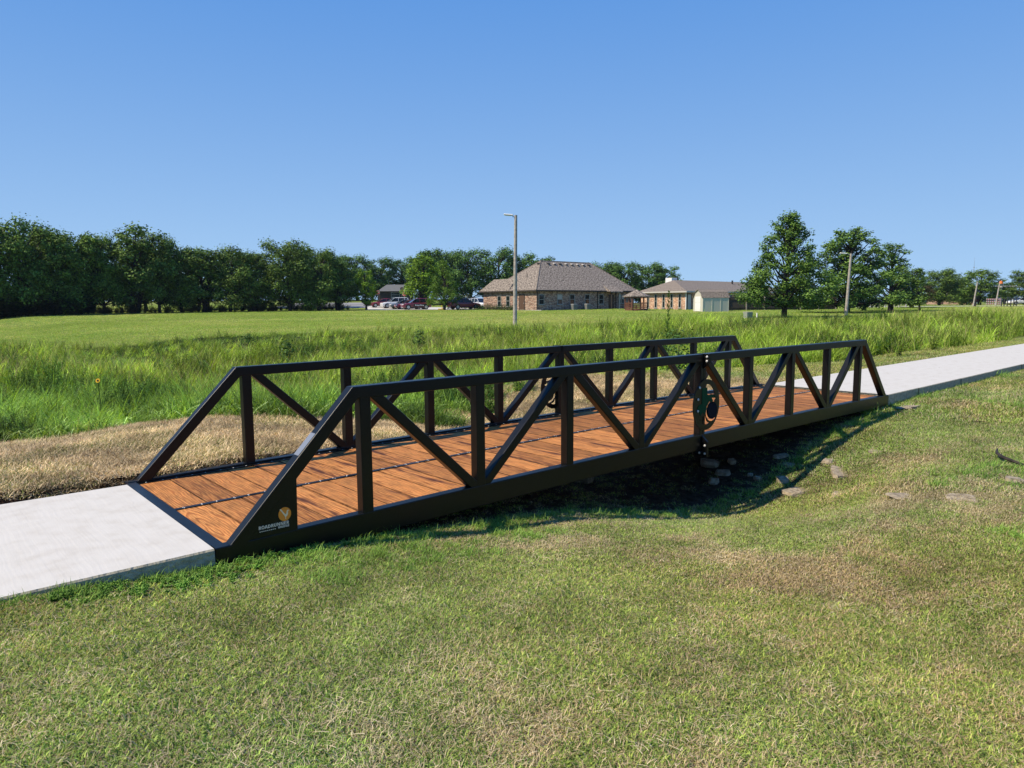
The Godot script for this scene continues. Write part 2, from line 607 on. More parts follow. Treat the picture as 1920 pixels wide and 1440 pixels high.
	mat("petal", lin(0.8, 0.48, 0.01), 0.7)
	mat("yellow_paint", lin(0.6, 0.42, 0.06), 0.7)
	mat("tyre", lin(0.012, 0.012, 0.012), 0.9)
	mat("rim", lin(0.5, 0.5, 0.5), 0.35, 0.6)
	mat("car_glass", lin(0.01, 0.012, 0.014), 0.05)
	mat("car_black", lin(0.015, 0.015, 0.015), 0.5)
	mat("lamp_white", lin(0.7, 0.7, 0.7), 0.2)
	mat("lamp_red", lin(0.35, 0.01, 0.01), 0.25)
	for k in [["car_maroon", lin(0.16, 0.012, 0.018)], ["car_red", lin(0.26, 0.015, 0.02)], ["car_white", lin(0.75, 0.76, 0.77)], ["car_blue_grey", lin(0.10, 0.115, 0.14)]]:
		m = mat(k[0], k[1], 0.35)
		m.clearcoat_enabled = true
		m.clearcoat = 1.0
		m.clearcoat_roughness = 0.05
	m = mat("bark", lin(0.055, 0.042, 0.033), 0.95)
	m.albedo_texture = noise_tex(128, 0.05, [[0.2, Color(0.5, 0.5, 0.5)], [0.8, Color(1, 1, 1)]], 4, 81)
	world_tex(m, 1.0, false)
	leafy("leaf_dark", 0.5, Color(0.97, 0.98, 0.95))
	leafy("leaf_mid", 0.5, Color(0.93, 0.93, 0.93))
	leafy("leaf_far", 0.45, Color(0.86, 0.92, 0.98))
	leafy("leaf_light", 0.8, Color(1, 1, 0.9))
	leafy("grass", 0.85, Color(1, 1, 1), 0.6)
	leafy("straw", 0.35, Color(1, 1, 1), 0.7)

# ------------------------------------------------------------------ bridge
func camber(x: float) -> float:
	return 0.0384 * (1.0 - pow((x - 6.13) / 6.1, 2.0))

func camber_top(x: float) -> float:
	return 0.0094 * (1.0 - pow((x - 6.13) / 6.1, 2.0))

func ellipse(cx: float, cy: float, rx: float, ry: float, n := 48, a0 := 0.0, a1 := TAU) -> PackedVector2Array:
	var p := PackedVector2Array()
	for i in n:
		var a := lerpf(a0, a1, float(i) / (n if a1 - a0 >= TAU - 0.001 else n - 1))
		p.append(Vector2(cx + rx * cos(a), cy + ry * sin(a)))
	return p

func medallion(bridge: Node3D, cx: float, cy: float, zc: float, flip: float) -> void:
	var ex := Vector3(flip, 0, 0)
	var ez := Vector3(0, 0, flip)
	var o := Vector3(cx, cy, zc)
	# even-odd shapes in metres from the centre: x towards the free side, y up
	var rim := ellipse(0, 0, 0.298, 0.332, 60)
	var upper := PackedVector2Array([Vector2(0.005, 0.135), Vector2(0.005, 0.218), Vector2(-0.03, 0.232), Vector2(0.0, 0.268)])
	upper.append_array(ellipse(0, 0, 0.215, 0.268, 12, deg_to_rad(82), deg_to_rad(27)))
	upper.append_array(PackedVector2Array([Vector2(0.15, 0.115), Vector2(0.11, 0.128), Vector2(0.05, 0.118)]))
	var star := PackedVector2Array()
	for i in 10:
		var r := 0.066 if i % 2 == 0 else 0.027
		star.append(Vector2(0.165 + r * sin(TAU * i / 10.0 + 0.12), 0.052 + r * cos(TAU * i / 10.0 + 0.12)))
	# the outline of the letter: a stroke that starts by the star and ends in a serif
	var stroke := PackedVector2Array()
	for i in 15:
		var a := deg_to_rad(lerpf(112.0, 300.0, i / 14.0))
		stroke.append(Vector2(0.155 + 0.165 * cos(a), -0.085 + 0.145 * sin(a)))
	stroke.append_array(PackedVector2Array([Vector2(0.258, -0.15), Vector2(0.258, -0.105), Vector2(0.285, -0.105), Vector2(0.283, -0.09), Vector2(0.195, -0.09), Vector2(0.195, -0.105), Vector2(0.222, -0.105), Vector2(0.222, -0.15)]))
	for i in 15:
		var a := deg_to_rad(lerpf(296.0, 112.0, i / 14.0))
		stroke.append(Vector2(0.160 + 0.128 * cos(a), -0.085 + 0.116 * sin(a)))
	for i in stroke.size():
		stroke[i].x = stroke[i].x * 0.92 - 0.01
	var lower := PackedVector2Array([Vector2(-0.035, -0.13), Vector2(-0.015, -0.10), Vector2(-0.012, -0.145), Vector2(0.012, -0.21), Vector2(0.05, -0.24)])
	lower.append_array(ellipse(0, 0, 0.215, 0.262, 14, deg_to_rad(292), deg_to_rad(224)))
	lower.append_array(PackedVector2Array([Vector2(-0.11, -0.16), Vector2(-0.075, -0.15)]))
	var g := Geo.new()
	g.plate([rim, upper, star, stroke, lower], o, ex, Vector3.UP, ez, 0.012)
	var disc := part("medallion", g, M.black_paint, bridge)
	var state := PackedVector2Array([Vector2(-0.112, 0.222), Vector2(0.003, 0.222), Vector2(0.003, 0.128), Vector2(0.05, 0.113), Vector2(0.11, 0.122), Vector2(0.155, 0.108), Vector2(0.2, 0.095), Vector2(0.21, 0.05), Vector2(0.165, 0.0), Vector2(0.06, 0.04), Vector2(0.0, -0.02), Vector2(-0.02, -0.1), Vector2(-0.045, -0.125), Vector2(-0.09, -0.085), Vector2(-0.14, -0.13), Vector2(-0.165, -0.09), Vector2(-0.21, -0.02), Vector2(-0.175, 0.01), Vector2(-0.112, 0.02)])
	var green := Geo.new()
	green.plate([state, star], o + ez * 0.008, ex, Vector3.UP, ez, 0.006)
	part("green_inlay", green, M.green_paint, disc)
	var navy := Geo.new()
	navy.plate([ellipse(0.135, -0.085, 0.108, 0.112, 30)], o + ez * 0.008, ex, Vector3.UP, ez, 0.006)
	part("navy_inlay", navy, M.navy_paint, disc)
	for y in [0.235, 0.085, -0.065]:
		var bolts := Geo.new()
		bolts.bolt(o + ex * (-0.175 if y > 0.2 else -0.205) + Vector3.UP * y + ez * 0.012, ez, 0.018, 0.014)
		part("medallion_bolt", bolts, M.bolt_steel, disc)

func truss(bridge: Node3D, zc: float, out: float) -> void:
	# one side: bottom chord, bent top chord with sloping ends, posts, diagonals; "out" is the outward z
	var hz := 0.0508
	var H := 1.0766
	var g := Geo.new()
	var pts := []
	var cuts := []
	for i in 13:
		var x := lerpf(-0.031, 12.29, i / 12.0)
		pts.append(Vector2(x, camber(x) - 0.1016))
		cuts.append(Vector2(0, 1))
	g.sweep(pts, cuts, 0.1016, zc, hz)
	part("bottom_chord", g, M.black_paint, bridge)
	# top chord
	var xa := 1.106
	var xb := 11.154
	var d0 := Vector2(xa - 0.07, H).normalized()
	var miter := (d0.orthogonal() * -1.0 + Vector2(0, 1)).normalized()
	if miter.y < 0: miter = -miter
	var m0 := Vector2(-d0.y, d0.x) + Vector2(0, 1)
	var m1 := Vector2(d0.y, d0.x) + Vector2(0, 1)
	var off := func(p: Vector2, cut: Vector2, perp: Vector2) -> Vector2:
		return p - cut / cut.dot(perp) * 0.0508
	var a: Vector2 = off.call(Vector2(xa, H), m0, Vector2(0, 1))
	var b: Vector2 = off.call(Vector2(xb, H), m1, Vector2(0, 1))
	g = Geo.new()
	pts = [a]
	cuts = [m0]
	for i in range(1, 10):
		var x := lerpf(a.x, b.x, i / 10.0)
		pts.append(Vector2(x, H - 0.0508 + camber_top(x)))
		cuts.append(Vector2(0, 1))
	pts.append(b)
	cuts.append(m1)
	g.sweep(pts, cuts, 0.0508, zc, hz)
	part("top_chord", g, M.black_paint, bridge)
	# sloping end members, cut level at the foot
	for e in 2:
		g = Geo.new()
		var perp := Vector2(-d0.y, d0.x) if e == 0 else Vector2(d0.y, d0.x)
		var foot := Vector2(0.07, 0.0) if e == 0 else Vector2(12.19, 0.0)
		var fc := Vector2(perp.x, 0)
		foot = foot - fc / fc.dot(perp) * 0.0508
		if e == 0:
			g.sweep([foot + Vector2(0, -0.006), a], [fc, m0], 0.0508, zc, hz)
		else:
			g.sweep([b, foot + Vector2(0, -0.006)], [m1, fc], 0.0508, zc, hz)
		part("end_member", g, M.black_paint, bridge)
	# posts
	for i in range(1, 10):
		var x := i * PANEL
		if i == 5:
			for s in [-1, 1]:
				g = Geo.new()
				g.sweep([Vector2(6.13 + s * 0.031, camber(x) - 0.004), Vector2(6.13 + s * 0.031, H - 0.096 + camber_top(x))], [Vector2(-1, 0), Vector2(-1, 0)], 0.029, zc, hz - 0.003)
				part("splice_post", g, M.black_paint, bridge)
			continue
		g = Geo.new()
		g.sweep([Vector2(x, camber(x) - 0.004), Vector2(x, H - 0.096 + camber_top(x))], [Vector2(-1, 0), Vector2(-1, 0)], 0.0508, zc, hz - 0.0015)
		part("post", g, M.black_paint, bridge)
	# diagonals
	for i in range(1, 9):
		var up_first := i % 2 == 1
		var x0 := i * PANEL
		var x1 := (i + 1) * PANEL
		if i == 4: x1 = 6.13
		if i == 5: x0 = 6.13
		var pt := Vector2(x0 + 0.075 if up_first else x1 - 0.075, H - 0.06)
		var pb := Vector2(x1 - 0.04 if up_first else x0 + 0.04, camber(x1) - 0.02)
		var dd := (pb - pt).normalized() if up_first else (pt - pb).normalized()
		g = Geo.new()
		var pp := Vector2(-dd.y, dd.x)
		if up_first: g.sweep([pt, pb], [pp, pp], 0.0445, zc, hz - 0.004)
		else: g.sweep([pb, pt], [pp, pp], 0.0445, zc, hz - 0.004)
		part("diagonal", g, M.black_paint, bridge)
	# bolted splice in the middle: flange plates that stand out below, beside and at the top
	var cy := camber(6.13)
	for s in [-1, 1]:
		g = Geo.new()
		var lowp := PackedVector2Array([Vector2(0.0, cy - 0.01), Vector2(0.085, cy - 0.09), Vector2(0.085, cy - 0.285), Vector2(-0.1016, cy - 0.285), Vector2(-0.1016, cy - 0.19), Vector2(-0.02, cy - 0.19)])
		g.prism(lowp, Vector3(6.13 + s * 0.0085, 0, zc + out * hz), Vector3(0, 0, out), Vector3.UP, Vector3(1, 0, 0), 0.014)
		var topy := H + camber_top(6.13)
		var topp := PackedVector2Array([Vector2(-0.1016, topy - 0.19), Vector2(0.0, topy - 0.19), Vector2(0.085, topy - 0.12), Vector2(0.085, topy + 0.004), Vector2(-0.1016, topy + 0.004)])
		part("splice_plate", g, M.black_paint, bridge)
		g = Geo.new()
		g.prism(topp, Vector3(6.13 + s * 0.0085, 0, zc + out * hz), Vector3(0, 0, out), Vector3.UP, Vector3(1, 0, 0), 0.014)
		part("splice_plate", g, M.black_paint, bridge)
		for yz in [[cy - 0.14, 0.05], [cy - 0.245, 0.05], [cy - 0.245, -0.03], [topy - 0.035, 0.05], [topy - 0.09, 0.05]]:
			g = Geo.new()
			g.bolt(Vector3(6.13 + s * 0.0155, yz[0], zc + out * (hz + yz[1])), Vector3(s, 0, 0), 0.017, 0.015)
			part("splice_bolt", g, M.bolt_steel, bridge)

func lettering(words: String, height: float, depth: float, m: Material, parent: Node3D, at: Vector3, width: float, called: String) -> void:
	var tm := TextMesh.new()
	var f := SystemFont.new()
	f.font_names = PackedStringArray(["Droid Sans"])
	f.font_weight = 700
	tm.font = f
	tm.text = words
	tm.font_size = 64
	tm.pixel_size = height / 46.0
	tm.depth = depth
	tm.horizontal_alignment = HORIZONTAL_ALIGNMENT_LEFT
	tm.vertical_alignment = VERTICAL_ALIGNMENT_BOTTOM
	var o := part_mesh(called, tm, m, parent)
	var bb := tm.get_aabb()
	var k := width / maxf(bb.size.x, 0.01)
	o.scale = Vector3(k, height / maxf(bb.size.y, 0.001), 1)
	o.position = at - Vector3(bb.position.x * k, bb.position.y * o.scale.y, 0)

func footbridge() -> void:
	var bridge := thing("footbridge", "long black steel truss footbridge with brown timber plank deck", "footbridge")
	truss(bridge, -0.0508, 1.0)
	truss(bridge, -2.5988, -1.0)
	# deck planks in two rows, short pieces across
	var variants := []
	for i in 8:
		var pl := Geo.new()
		var sz := Vector3(0.281, 0.038, 1.212)
		pl.box(Vector3.ZERO, sz, Basis.IDENTITY, 0.004)
		for k in pl.v.size():
			pl.t[k] = Vector2(pl.v[k].x / sz.x + 0.5, pl.v[k].z / sz.z + 0.5) + Vector2(pl.v[k].y * 2.0, 0) * (1.0 - absf(pl.n[k].y))
		variants.append(pl.mesh())
	var screws := Geo.new()
	for row in 2:
		for i in 42:
			var x := 0.215 + i * 0.2882
			var k := rng.randi() % 8
			if x < 3.5 and (k + 11) % 2 == 1 and rng.randf() < 0.6: k = (k + 1) % 8
			elif x > 5.0 and (k + 11) % 2 == 0 and rng.randf() < 0.6: k = (k + 1) % 8
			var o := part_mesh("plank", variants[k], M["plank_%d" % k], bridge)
			var zc := -0.7115 if row == 0 else -1.938
			o.position = Vector3(x, camber(x) - 0.049 + rng.randf_range(-0.0025, 0.002), zc)
			o.rotation = Vector3(0, PI * (rng.randi() % 2) + rng.randf_range(-0.002, 0.002), 0)
			for s in [-0.07, 0.075]:
				var sx: float = x + s + rng.randf_range(-0.012, 0.012)
				for sz in ([-0.131, -1.312] if row == 0 else [-1.338, -2.519]):
					screws.bolt(Vector3(sx, camber(sx) - 0.0225, sz), Vector3.UP, 0.0075, 0.004)
	# flat bars that hold the plank ends
	for s in [[-0.131, 0.054], [-1.325, 0.052], [-2.519, 0.054]]:
		var g := Geo.new()
		for i in 12:
			var x0 := lerpf(0.06, 12.2, i / 12.0)
			var x1 := lerpf(0.06, 12.2, (i + 1) / 12.0)
			var dx := Vector2(x1 - x0, camber(x1) - camber(x0))
			g.box(Vector3((x0 + x1) * 0.5, (camber(x0) + camber(x1)) * 0.5 - 0.0255, s[0]), Vector3(dx.length(), 0.007, s[1]), Basis(Vector3.BACK, dx.angle()))
		part("hold_down_bar", g, M.black_paint, bridge)
	var sc := part("deck_screws", screws, M.bolt_steel, bridge)
	sc.set_meta("kind", "stuff")
	for e in [[0.012, 0.092], [12.25, 0.06]]:
		var g := Geo.new()
		g.box(Vector3(e[0], -0.012, -1.325), Vector3(e[1], 0.012, 2.44), Basis.IDENTITY, 0.002)
		part("end_plate", g, M.black_paint, bridge)
	for i in 6:
		var g := Geo.new()
		var x := 0.3 + i * 2.33
		g.box(Vector3(x, camber(x) - 0.125, -1.325), Vector3(0.08, 0.11, 2.44))
		part("floor_beam", g, M.black_paint, bridge)
	medallion(bridge, 6.172, 0.427, 0.018, 1.0)
	medallion(bridge, 6.088, 0.427, -2.6676, -1.0)
	# maker's plate between the near left end member and the bottom chord
	var g := Geo.new()
	g.prism(PackedVector2Array([Vector2(0.11, 0.004), Vector2(0.592, 0.004), Vector2(0.6, 0.48), Vector2(0.53, 0.43)]), Vector3(0, 0, -0.0075), Vector3.RIGHT, Vector3.UP, Vector3.BACK, 0.012)
	var plate := part("maker_plate", g, M.black_paint, bridge)
	g = Geo.new()
	g.prism(ellipse(0.492, 0.147, 0.05, 0.054, 28), Vector3(0, 0, 0.0005), Vector3.RIGHT, Vector3.UP, Vector3.BACK, 0.004)
	part("orange_disc", g, M.orange_paint, plate)
	# the running bird on the disc
	var bird := Geo.new()
	var bp := PackedVector2Array([Vector2(-0.046, 0.058), Vector2(-0.036, 0.052), Vector2(-0.004, 0.006), Vector2(0.008, -0.004), Vector2(0.013, 0.008), Vector2(0.016, 0.025), Vector2(0.022, 0.036), Vector2(0.031, 0.036), Vector2(0.043, 0.029), Vector2(0.032, 0.028), Vector2(0.028, 0.018), Vector2(0.027, -0.003), Vector2(0.018, -0.02), Vector2(0.006, -0.028), Vector2(0.006, -0.042), Vector2(0.012, -0.046), Vector2(0.0, -0.045), Vector2(0.001, -0.028), Vector2(-0.008, -0.014), Vector2(-0.018, 0.002), Vector2(-0.042, 0.04), Vector2(-0.05, 0.045)])
	for i in bp.size(): bp[i] *= 0.82
	bird.prism(bp, Vector3(0.494, 0.147, 0.003), Vector3.RIGHT, Vector3.UP, Vector3.BACK, 0.003)
	part("bird_emblem", bird, M.cream_paint, plate)
	lettering("ROADRUNNER", 0.026, 0.003, M.white_letter, plate, Vector3(0.287, 0.066, 0.0015), 0.236, "lettering")
	lettering("BRIDGE", 0.015, 0.003, M.white_letter, plate, Vector3(0.437, 0.046, 0.0015), 0.086, "lettering")
	g = Geo.new()
	for i in 9:
		g.box(Vector3(0.296 + i * 0.0145, 0.049, 0.001), Vector3(0.009, 0.005, 0.003))
	part("small_print", g, M.white_letter, plate)
	# foil label on the sloping face
	var d0 := Vector2(1.036, 1.0766).normalized()
	var mid := Vector2(0.07, 0.0) + d0 * 0.91
	g = Geo.new()
	g.box(Vector3(mid.x - d0.y * 0.0015, mid.y + d0.x * 0.0015, -0.0508), Vector3(0.215, 0.003, 0.08), Basis(Vector3.BACK, d0.angle()))
	part("foil_label", g, M.label_foil, bridge)

# ------------------------------------------------------------------ paths and ground
func footpath() -> void:
	var path := Node3D.new()
	path.name = numbered("footpath")
	path.set_meta("kind", "structure")
	add_child(path)
	var cuts := []
	var x := -0.035
	for i in 5:
		cuts.append([x - 2.35, x - 0.006])
		x -= 2.35
	x = 12.296
	for i in 20:
		var l := 1.55 if i == 0 else 2.6
		cuts.append([x + 0.006, x + l])
		x += l
	var k := 0
	for c in cuts:
		var y := 0.0
		var near: float = 0.004 + 0.012 * sin(k * 2.1)
		var g := Geo.new()
		var a := Vector3(c[0], y, near)
		var b := Vector3(c[1], y, near)
		var d := Vector3(c[1], y, -2.475)
		var e := Vector3(c[0], y, -2.475)
		var bev := 0.012
		var top := [a + Vector3(0, 0, -bev), b + Vector3(0, 0, -bev), d + Vector3(0, 0, bev), e + Vector3(0, 0, bev)]
		g.quad(top[0], top[1], top[2], top[3], Vector3.UP)
		part("slab", g, M.concrete, path)
		g = Geo.new()
		var lo := Vector3(0, -bev, 0)
		var dn := Vector3(0, -0.3, 0)
		g.quad(top[0], top[1], b + lo, a + lo, Vector3(0, 1, 1))
		g.quad(top[2], top[3], e + lo, d + lo, Vector3(0, 1, -1))
		# a rough cast edge: slightly uneven
		var n := 8
		for i in n:
			var x0 := lerpf(c[0], c[1], float(i) / n)
			var x1 := lerpf(c[0], c[1], float(i + 1) / n)
			g.quad(Vector3(x0, y - bev, near), Vector3(x1, y - bev, near), Vector3(x1, y - 0.3, near + 0.012), Vector3(x0, y - 0.3, near + 0.012), Vector3.BACK)
		g.quad(d + lo, e + lo, e + dn, d + dn, Vector3.FORWARD)
		g.quad(top[0], top[3], e + dn, a + dn, Vector3.LEFT)
		g.quad(top[1], top[2], d + dn, b + dn, Vector3.RIGHT)
		part("slab_edge", g, M.slab_edge, path)
		k += 1

var reeds: PackedVector2Array

func dryness(x: float, z: float) -> float:      # 0 green .. 1 straw coloured, on the near lawn
	var d := 0.27 + 0.5 * noise_a.get_noise_2d(x * 34.0, z * 50.0) + 0.75 * noise_a.get_noise_2d(x * 130.0 + 300.0, z * 170.0) + 0.5 * noise_b.get_noise_2d(x * 420.0, z * 420.0)
	for s in brown_spots:
		var q := Vector2((x - s[0]) / s[2], (z - s[1]) / s[3]).length_squared()
		d += s[4] * exp(-q)
	for s in green_spots:
		var q := Vector2((x - s[0]) / s[2], (z - s[1]) / s[2]).length_squared()
		d -= 0.55 * exp(-q)
	return clampf(d, 0.0, 1.0)

func far_dry(x: float, z: float) -> float:       # straw cover on the far bank behind the bridge
	var back := -z
	if back < 2.4: return 0.0
	var d := 1.0 - smoothstep(11.5, 15.5, x + 0.35 * (back - 3.0))
	d = d * (0.9 + 0.5 * noise_a.get_noise_2d(x * 60.0, z * 60.0))
	return clampf(d, 0.0, 1.0)

func soil_color(x: float, z: float) -> Color:
	var d := (Vector2(x, z) - Vector2(EYE.x, EYE.z)).dot(AHEAD)
	var lawn := Color(0.06, 0.06, 0.025).lerp(Color(0.15, 0.115, 0.065), dryness(x, z))
	var c := lawn
	if z < -2.4:
		c = Color(0.085, 0.10, 0.034).lerp(Color(0.27, 0.20, 0.11), far_dry(x, z))
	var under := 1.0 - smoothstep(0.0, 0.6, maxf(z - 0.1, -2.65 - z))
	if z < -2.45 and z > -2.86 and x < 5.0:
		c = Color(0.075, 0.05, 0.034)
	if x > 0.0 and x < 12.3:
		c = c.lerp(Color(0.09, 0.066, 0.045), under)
	if Geometry2D.is_point_in_polygon(Vector2(x, z + 0.8), reeds):
		c = Color(0.05, 0.075, 0.022)
	elif d > 28.0:
		var n := noise_a.get_noise_2d(x * 3.0, z * 3.0) + 0.6 * noise_a.get_noise_2d(x * 11.0, z * 11.0)
		c = Color(0.19, 0.30, 0.06).lerp(Color(0.34, 0.355, 0.11), clampf(0.35 + 0.7 * n, 0.0, 1.0))
	return c

func terrain() -> void:
	var g := Geo.new()
	var angs := []
	var base := atan2(AHEAD.y, AHEAD.x)
	for i in 200: angs.append(base + deg_to_rad(lerpf(-75.0, 75.0, i / 200.0)))
	for i in 60: angs.append(base + deg_to_rad(lerpf(75.0, 285.0, i / 60.0)))
	var rads := [0.0]
	var r := 0.4
	while r < 1600.0:
		rads.append(r)
		r *= 1.022 if r < 60.0 else 1.06
	var m := angs.size()
	for rr in rads:
		for a in angs:
			var x: float = EYE.x + rr * cos(a)
			var z: float = EYE.z + rr * sin(a)
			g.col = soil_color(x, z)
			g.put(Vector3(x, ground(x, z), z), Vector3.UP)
	var rows := rads.size()
	var nn := PackedVector3Array()
	nn.resize(g.v.size())
	for i in rows - 1:
		for k in m:
			var a := i * m + k
			var b := i * m + (k + 1) % m
			var d := a + m
			var e := b + m
			g.ix.append_array([a, d, e, a, e, b])
	for i in range(0, g.ix.size(), 3):
		var f := (g.v[g.ix[i + 2]] - g.v[g.ix[i]]).cross(g.v[g.ix[i + 1]] - g.v[g.ix[i]])
		if f.y < 0.0:
			var s := g.ix[i + 1]
			g.ix[i + 1] = g.ix[i + 2]
			g.ix[i + 2] = s
			f = -f
		for k in 3: nn[g.ix[i + k]] += f
	for i in nn.size(): g.n[i] = nn[i].normalized()
	var o := part("ground", g, M.soil, self)
	o.set_meta("kind", "structure")

# ------------------------------------------------------------------ grasses
# a tuft of bent blades; kinds: [share, colour low, colour high, height min, height max, width, lean]
func tuft(count: int, radius: float, kinds: Array, segs: int, sd: int, droop := 0.5) -> ArrayMesh:
	var r := RandomNumberGenerator.new()
	r.seed = sd
	var g := Geo.new()
	for i in count:
		var pick := r.randf()
		var kd: Array = kinds[0]
		for q in kinds:
			kd = q
			pick -= q[0]
			if pick < 0.0: break
		var c: Color = (kd[1] as Color).lerp(kd[2], r.randf())
		var h := r.randf_range(kd[3], kd[4])
		var w: float = kd[5] * r.randf_range(0.7, 1.3)
		var az := r.randf() * TAU
		var dir := Vector3(cos(az), 0, sin(az))
		var lean: float = kd[6] * r.randf_range(0.3, 1.0)
		var rr := radius * sqrt(r.randf())
		var pa := r.randf() * TAU
		var p := Vector3(rr * cos(pa), 0, rr * sin(pa))
		var tw := r.randf_range(-0.8, 0.8)
		var sidev := Vector3(-sin(az + tw), 0, cos(az + tw))
		var prev_l := p - sidev * w * 0.5
		var prev_r := p + sidev * w * 0.5
		var ang := lean * 0.5
		for s in segs:
			ang += lean * droop * r.randf_range(0.6, 1.4) * (1.5 * (s + 1) / segs)
			ang = minf(ang, 2.4)
			p += (dir * sin(ang) + Vector3.UP * cos(ang)) * h / segs
			p.y = maxf(p.y, 0.004)
			var ww := w * (1.0 - pow(float(s + 1) / segs, 1.6)) * 0.5
			g.col = c
			var nn := (dir * -cos(ang) + Vector3.UP * sin(ang)).normalized()
			if nn.y < 0: nn = -nn
			var k := g.v.size()
			g.put(prev_l, nn); g.put(prev_r, nn)
			if s == segs - 1:
				g.put(p, nn)
				g.ix.append_array([k, k + 1, k + 2])
			else:
				prev_l = p - sidev * ww
				prev_r = p + sidev * ww
				g.put(prev_l, nn); g.put(prev_r, nn)
				g.ix.append_array([k, k + 1, k + 3, k, k + 3, k + 2])
	return g.mesh()

# a leafy weed: an upright stem with small leaves
func weed(height: float, leaves: int, leaf: float, c0: Color, c1: Color, sd: int, spread := 0.35) -> ArrayMesh:
	var r := RandomNumberGenerator.new()
	r.seed = sd
	var g := Geo.new()
	for st in 5:
		var az := r.randf() * TAU
		var tip := Vector3(cos(az) * spread * r.randf() * height, height * r.randf_range(0.65, 1.0), sin(az) * spread * r.randf() * height)
		g.col = c0
		g.tube([Vector3.ZERO, tip * 0.5 + Vector3(0, 0.03 * height, 0), tip], [0.006, 0.005, 0.002], 4, false)
		for i in leaves / 5:
			var f := r.randf_range(0.12, 1.0)
			var p := tip * f
			var a := r.randf() * TAU
			var d := Vector3(cos(a), r.randf_range(-0.2, 0.6), sin(a)).normalized()
			var s := d.cross(Vector3.UP).normalized()
			var l := leaf * r.randf_range(0.6, 1.3) * (1.15 - 0.6 * f)
			g.col = c0.lerp(c1, r.randf())
			g.quad(p, p + d * l * 0.5 + s * l * 0.25, p + d * l - Vector3(0, l * 0.2, 0), p + d * l * 0.5 - s * l * 0.25, Vector3.UP)
	return g.mesh()

func scatter(called: String, parent: Node3D, mesh: Mesh, m: Material, at: Array, tint: PackedColorArray) -> void:
	if at.is_empty(): return
	var mm := MultiMesh.new()
	mm.transform_format = MultiMesh.TRANSFORM_3D
	mm.use_colors = true
	mm.mesh = mesh
	mm.instance_count = at.size()
	for i in at.size():
		mm.set_instance_transform(i, at[i])
		mm.set_instance_color(i, tint[i])
	var o := MultiMeshInstance3D.new()
	o.multimesh = mm
	o.material_override = m
	o.name = called
	o.set_meta("kind", "stuff")
	parent.add_child(o, true)

func stuff(called: String, label: String) -> Node3D:
	var o := Node3D.new()
	o.name = numbered(called)
	o.set_meta("kind", "stuff")
	o.set_meta("label", label)
	add_child(o)
	return o

func set_at(x: float, z: float, s: float, lift := 0.0, tall := 1.0) -> Transform3D:
	var b := Basis(Vector3.UP, rng.randf() * TAU).scaled(Vector3(s, s * tall, s))
	return Transform3D(b, Vector3(x, ground(x, z) + lift, z))

class Sow:
	var at := []
	var tint := PackedColorArray()
	func add(t: Transform3D, c: Color) -> void:
		at.append(t)
		tint.append(c)

func in_view(x: float, z: float, spare := 0.12) -> bool:
	var p := Vector2(x - EYE.x, z - EYE.z)
	var a := p.dot(AHEAD)
	return a > -1.0 and absf(p.dot(ASIDE)) < maxf(a, 0.0) * (0.735 + spare) + 1.6

